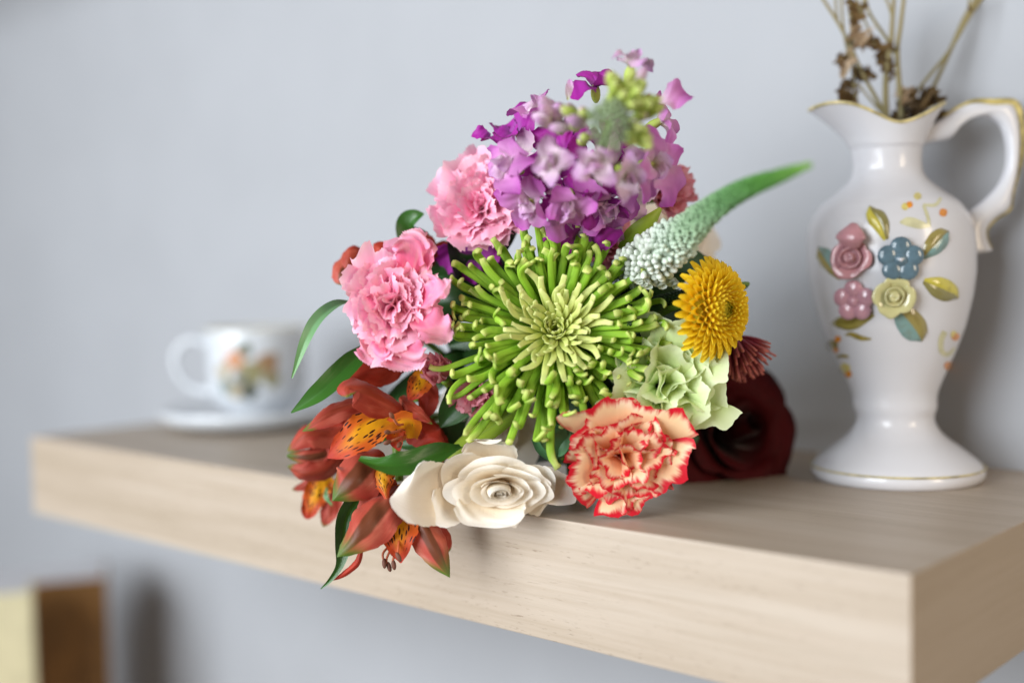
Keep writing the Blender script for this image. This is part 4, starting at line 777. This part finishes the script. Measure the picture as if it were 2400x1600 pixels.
sprig('thin dry sprig behind the spout with small brown crumpled leaves', [([(640, 1900), (585, 1170), (548, 850), (540, 600), (520, 300), (495, -40)], [.13, .11, .1]), ([(500, 640), (440, 320), (412, -40)], .09), ([(775, 480), (620, 110), (575, -30)], .08), ([(610, 160), (660, -30)], .07)],
    [([(450, 660), (420, 640), (390, 600), (365, 605)], [20, 45, 40, 10], m_dry_leaf), ([(560, 560), (500, 610), (470, 720), (425, 840)], [20, 48, 50, 34, 10], m_dry_tan), ([(620, 860), (690, 810), (740, 800), (765, 780)], [16, 45, 50, 16], m_dry_leaf), ([(640, 830), (590, 800), (550, 760), (520, 740)], [40, 60, 45, 12], m_dry_dark),
     ([(440, 840), (480, 890), (540, 920), (600, 890)], [12, 36, 36, 10], m_dry_dark), ([(430, 870), (420, 980), (450, 1060), (560, 1180)], [10, 30, 75, 90, 30], m_dry_leaf), ([(400, 1090), (470, 1100), (540, 1150), (600, 1200)], [30, 60, 50, 20], m_dry_leaf)], d1(640, 1900))
sprig('two crossed dry twigs leaning right out of the jug', [([(1000, 1500, 55.5), (1180, 1030, 55.5), (1560, 540, 55.3), (1760, 200, 55.2), (1920, -40, 55.2)], [.1, .11, .14]), ([(1150, 1500, 56), (1340, 1040, 56), (1560, 560, 56), (1720, 200, 56), (1860, -40, 56)], [.13, .14, .16]), ([(1775, 130, 55.2), (1765, 50, 55), (1778, -30, 55)], .07)],
    [([(1765, 60, 55), (1770, 100, 55), (1800, 120, 55)], [5, 12, 4], m_dry_leaf)], d1(1150, 1500))

# ------------------------------------------------------------------ cup and saucer, far left
def onshelf(px, py):
    d = CF+CR*(px-1200)/FPX+CU*(800-py)/FPX; return CAM+d*(-CAM[2]/d[2])
SC = onshelf(590, 996); print('saucer', SC, (SC-CAM)@CF)
def lathe(name, prof, mat, par, o, n=56):
    ph = np.linspace(0, 2*math.pi, n, endpoint=False); rows = [np.stack([r*np.cos(ph), r*np.sin(ph), np.full(n, z)], -1) for r, z in prof]
    return mesh(name, np.array(rows).reshape(-1, 3)+o, gfaces(len(rows), n, True), mat, par)
sau = thing('saucer', 'white saucer under the white cup, far left on the shelf', 'saucer', SC)
lathe('dish', [(.02, 0), (3.4, 0), (3.7, .1), (4.6, .22), (5.6, .42), (6.05, .72), (6.2, 1.05), (6.2, 1.25), (6.1, 1.33), (5.9, 1.28), (4.6, .8), (3., .52), (.02, .45)], m_bisque, sau, SC)
CC = SC+HX*.5+np.array([0, 0, .47])
cup = thing('teacup', 'white porcelain cup with a faded flower print, blurred in the background', 'cup', CC)
prof = [(.02, 0), (2.0, 0), (2.1, .15), (2.0, .55), (2.5, .9), (3.05, 1.5), (3.3, 2.5), (3.38, 4.), (3.45, 5.6), (3.5, 6.2), (3.42, 6.25), (3.3, 5.6), (3.2, 4), (3.1, 2.5), (2.6, 1.5), (.02, 1.1)]
lathe('bowl', prof, m_bisque, cup, CC)
ringtube('gilt_rim', [CC+np.array([3.46*math.cos(a), 3.46*math.sin(a), 6.24]) for a in np.linspace(0, 2*math.pi, 56, endpoint=False)], .05, m_gilt, cup, 6)
tube('handle', [CC-HX*x+np.array([0, 0, z]) for x, z in ((3.3, 5.2), (4.6, 5.5), (5.6, 4.6), (5.5, 3.2), (4.4, 2.1), (3.1, 1.9))], [.28, .26, .24, .24, .26, .32], m_bisque, cup, ns=10, n=34)
def print_(ang, z, s_, mat, asp=1., nm='printed_flower'):
    nu, nv = 9, 9; P = []
    for j in range(nv):
        for i in range(nu):
            rr = (j/(nv-1)); a = i/(nu-1)*2*math.pi; k = 1+.18*math.sin(5*a+z); x = rr*s_*k*math.cos(a); y = rr*s_*k*math.sin(a)*asp; R_ = float(np.interp(z+y, [.9, 1.5, 2.5, 4, 5.6, 6.2], [2.5, 3.05, 3.3, 3.38, 3.45, 3.5]))+.02
            P.append(CC+HX*R_*math.sin(ang+x/3.3)-HY*R_*math.cos(ang+x/3.3)+np.array([0, 0, z+y]))
    return mesh(nm, P, gfaces(nv, nu), mat, cup, uvgrid(nv, nu))
pm = {h: simple('print_'+h, '#'+h, .3, coat=.3, var=.15, vscale=300) for h in ('b5713a', '9c7a5c', '56604a', '8a8460', 'a89a80', '4c5048', '6d7a74')}
for ang, z, s_, h, nm in ((-.20, 4.3, .62, 'b5713a', 'printed_flower'), (.38, 4.0, .7, '9c7a5c', 'printed_flower'), (-.02, 4.95, .45, '56604a', 'printed_leaf'), (.08, 3.4, .8, '8a8460', 'printed_flower'), (-.45, 3.5, .55, 'a89a80', 'printed_flower'), (.03, 2.2, .6, '4c5048', 'printed_leaf'), (-.42, 2.5, .5, '6d7a74', 'printed_leaf'), (-.22, 2.3, .6, 'a89a80', 'printed_flower'), (.45, 2.9, .5, '8a8460', 'printed_leaf'), (-.12, 3.05, .4, '4c5048', 'printed_leaf')): print_(ang*1.1, z, s_*1.12, pm[h], 1., nm)

# ------------------------------------------------------------------ books on the shelf below, bottom left corner
def board(name, o, F, x0, x1, y0, y1, z0, z1, mat, par, bv=.08):
    P, f = box_geo(x0, x1, y0, y1, z0, z1); return bevel(mesh(name, place(P, F, o), f, mat, par, smooth=False), bv)
def book(label, o, wx, dy, h, cov, yaw):
    F = np.array([[math.cos(yaw), math.sin(yaw), 0], [-math.sin(yaw), math.cos(yaw), 0], [0, 0, 1.]]); t = thing('book', label, 'book', o, 'books standing on the lower shelf')
    board('page_block', o, F, .25, wx-.25, .3, dy-.3, .25, h-.06, m_page, t, .05)
    board('cover', o, F, 0, .25, 0, dy, 0, h, cov, t); board('cover', o, F, wx-.25, wx, 0, dy, 0, h, cov, t); board('spine', o, F, .25, wx-.25, 0, .3, 0, h, cov, t); return t
LOWZ = -33.

BYAW = math.atan2(HX[1], HX[0])
def ry(px): d = CF+CR*(px-1200)/FPX; return math.atan2(-d[0], d[1])
bt2 = W(250, 1352, 100); BY = ry(262); bx = np.array([math.cos(BY), math.sin(BY), 0]); BH = bt2[2]+36.
book('brown book standing under the left end of the shelf', bt2-bx*12-np.array([0, 0, BH]), 12, 6.5, BH, m_cover_b, BY)
bt3 = W(76, 1385, 92); BH = bt3[2]+36.; BY = ry(88); bx = np.array([math.cos(BY), math.sin(BY), 0])
book('cream book in front of the brown one at the left edge', bt3-bx*7-np.array([0, 0, BH]), 7, 4, BH, m_cover_c, BY)

def long_shelf(z, label):
    t = thing('floating_shelf', label, 'shelf', (-64, SY/2, z-5), 'floating oak shelves on the wall')
    P, f = box_geo(-114, -14, 0, SY-.05, z-5, z); o = mesh('board', P, f, [m_wood, m_wood_end], t, smooth=False)
    for k in (3, 5): o.data.polygons[k].material_index = 1
    bevel(o, .05, 2)
long_shelf(48, 'upper pale oak floating shelf above the frame'); long_shelf(-36, 'lower pale oak floating shelf below the frame under the books')
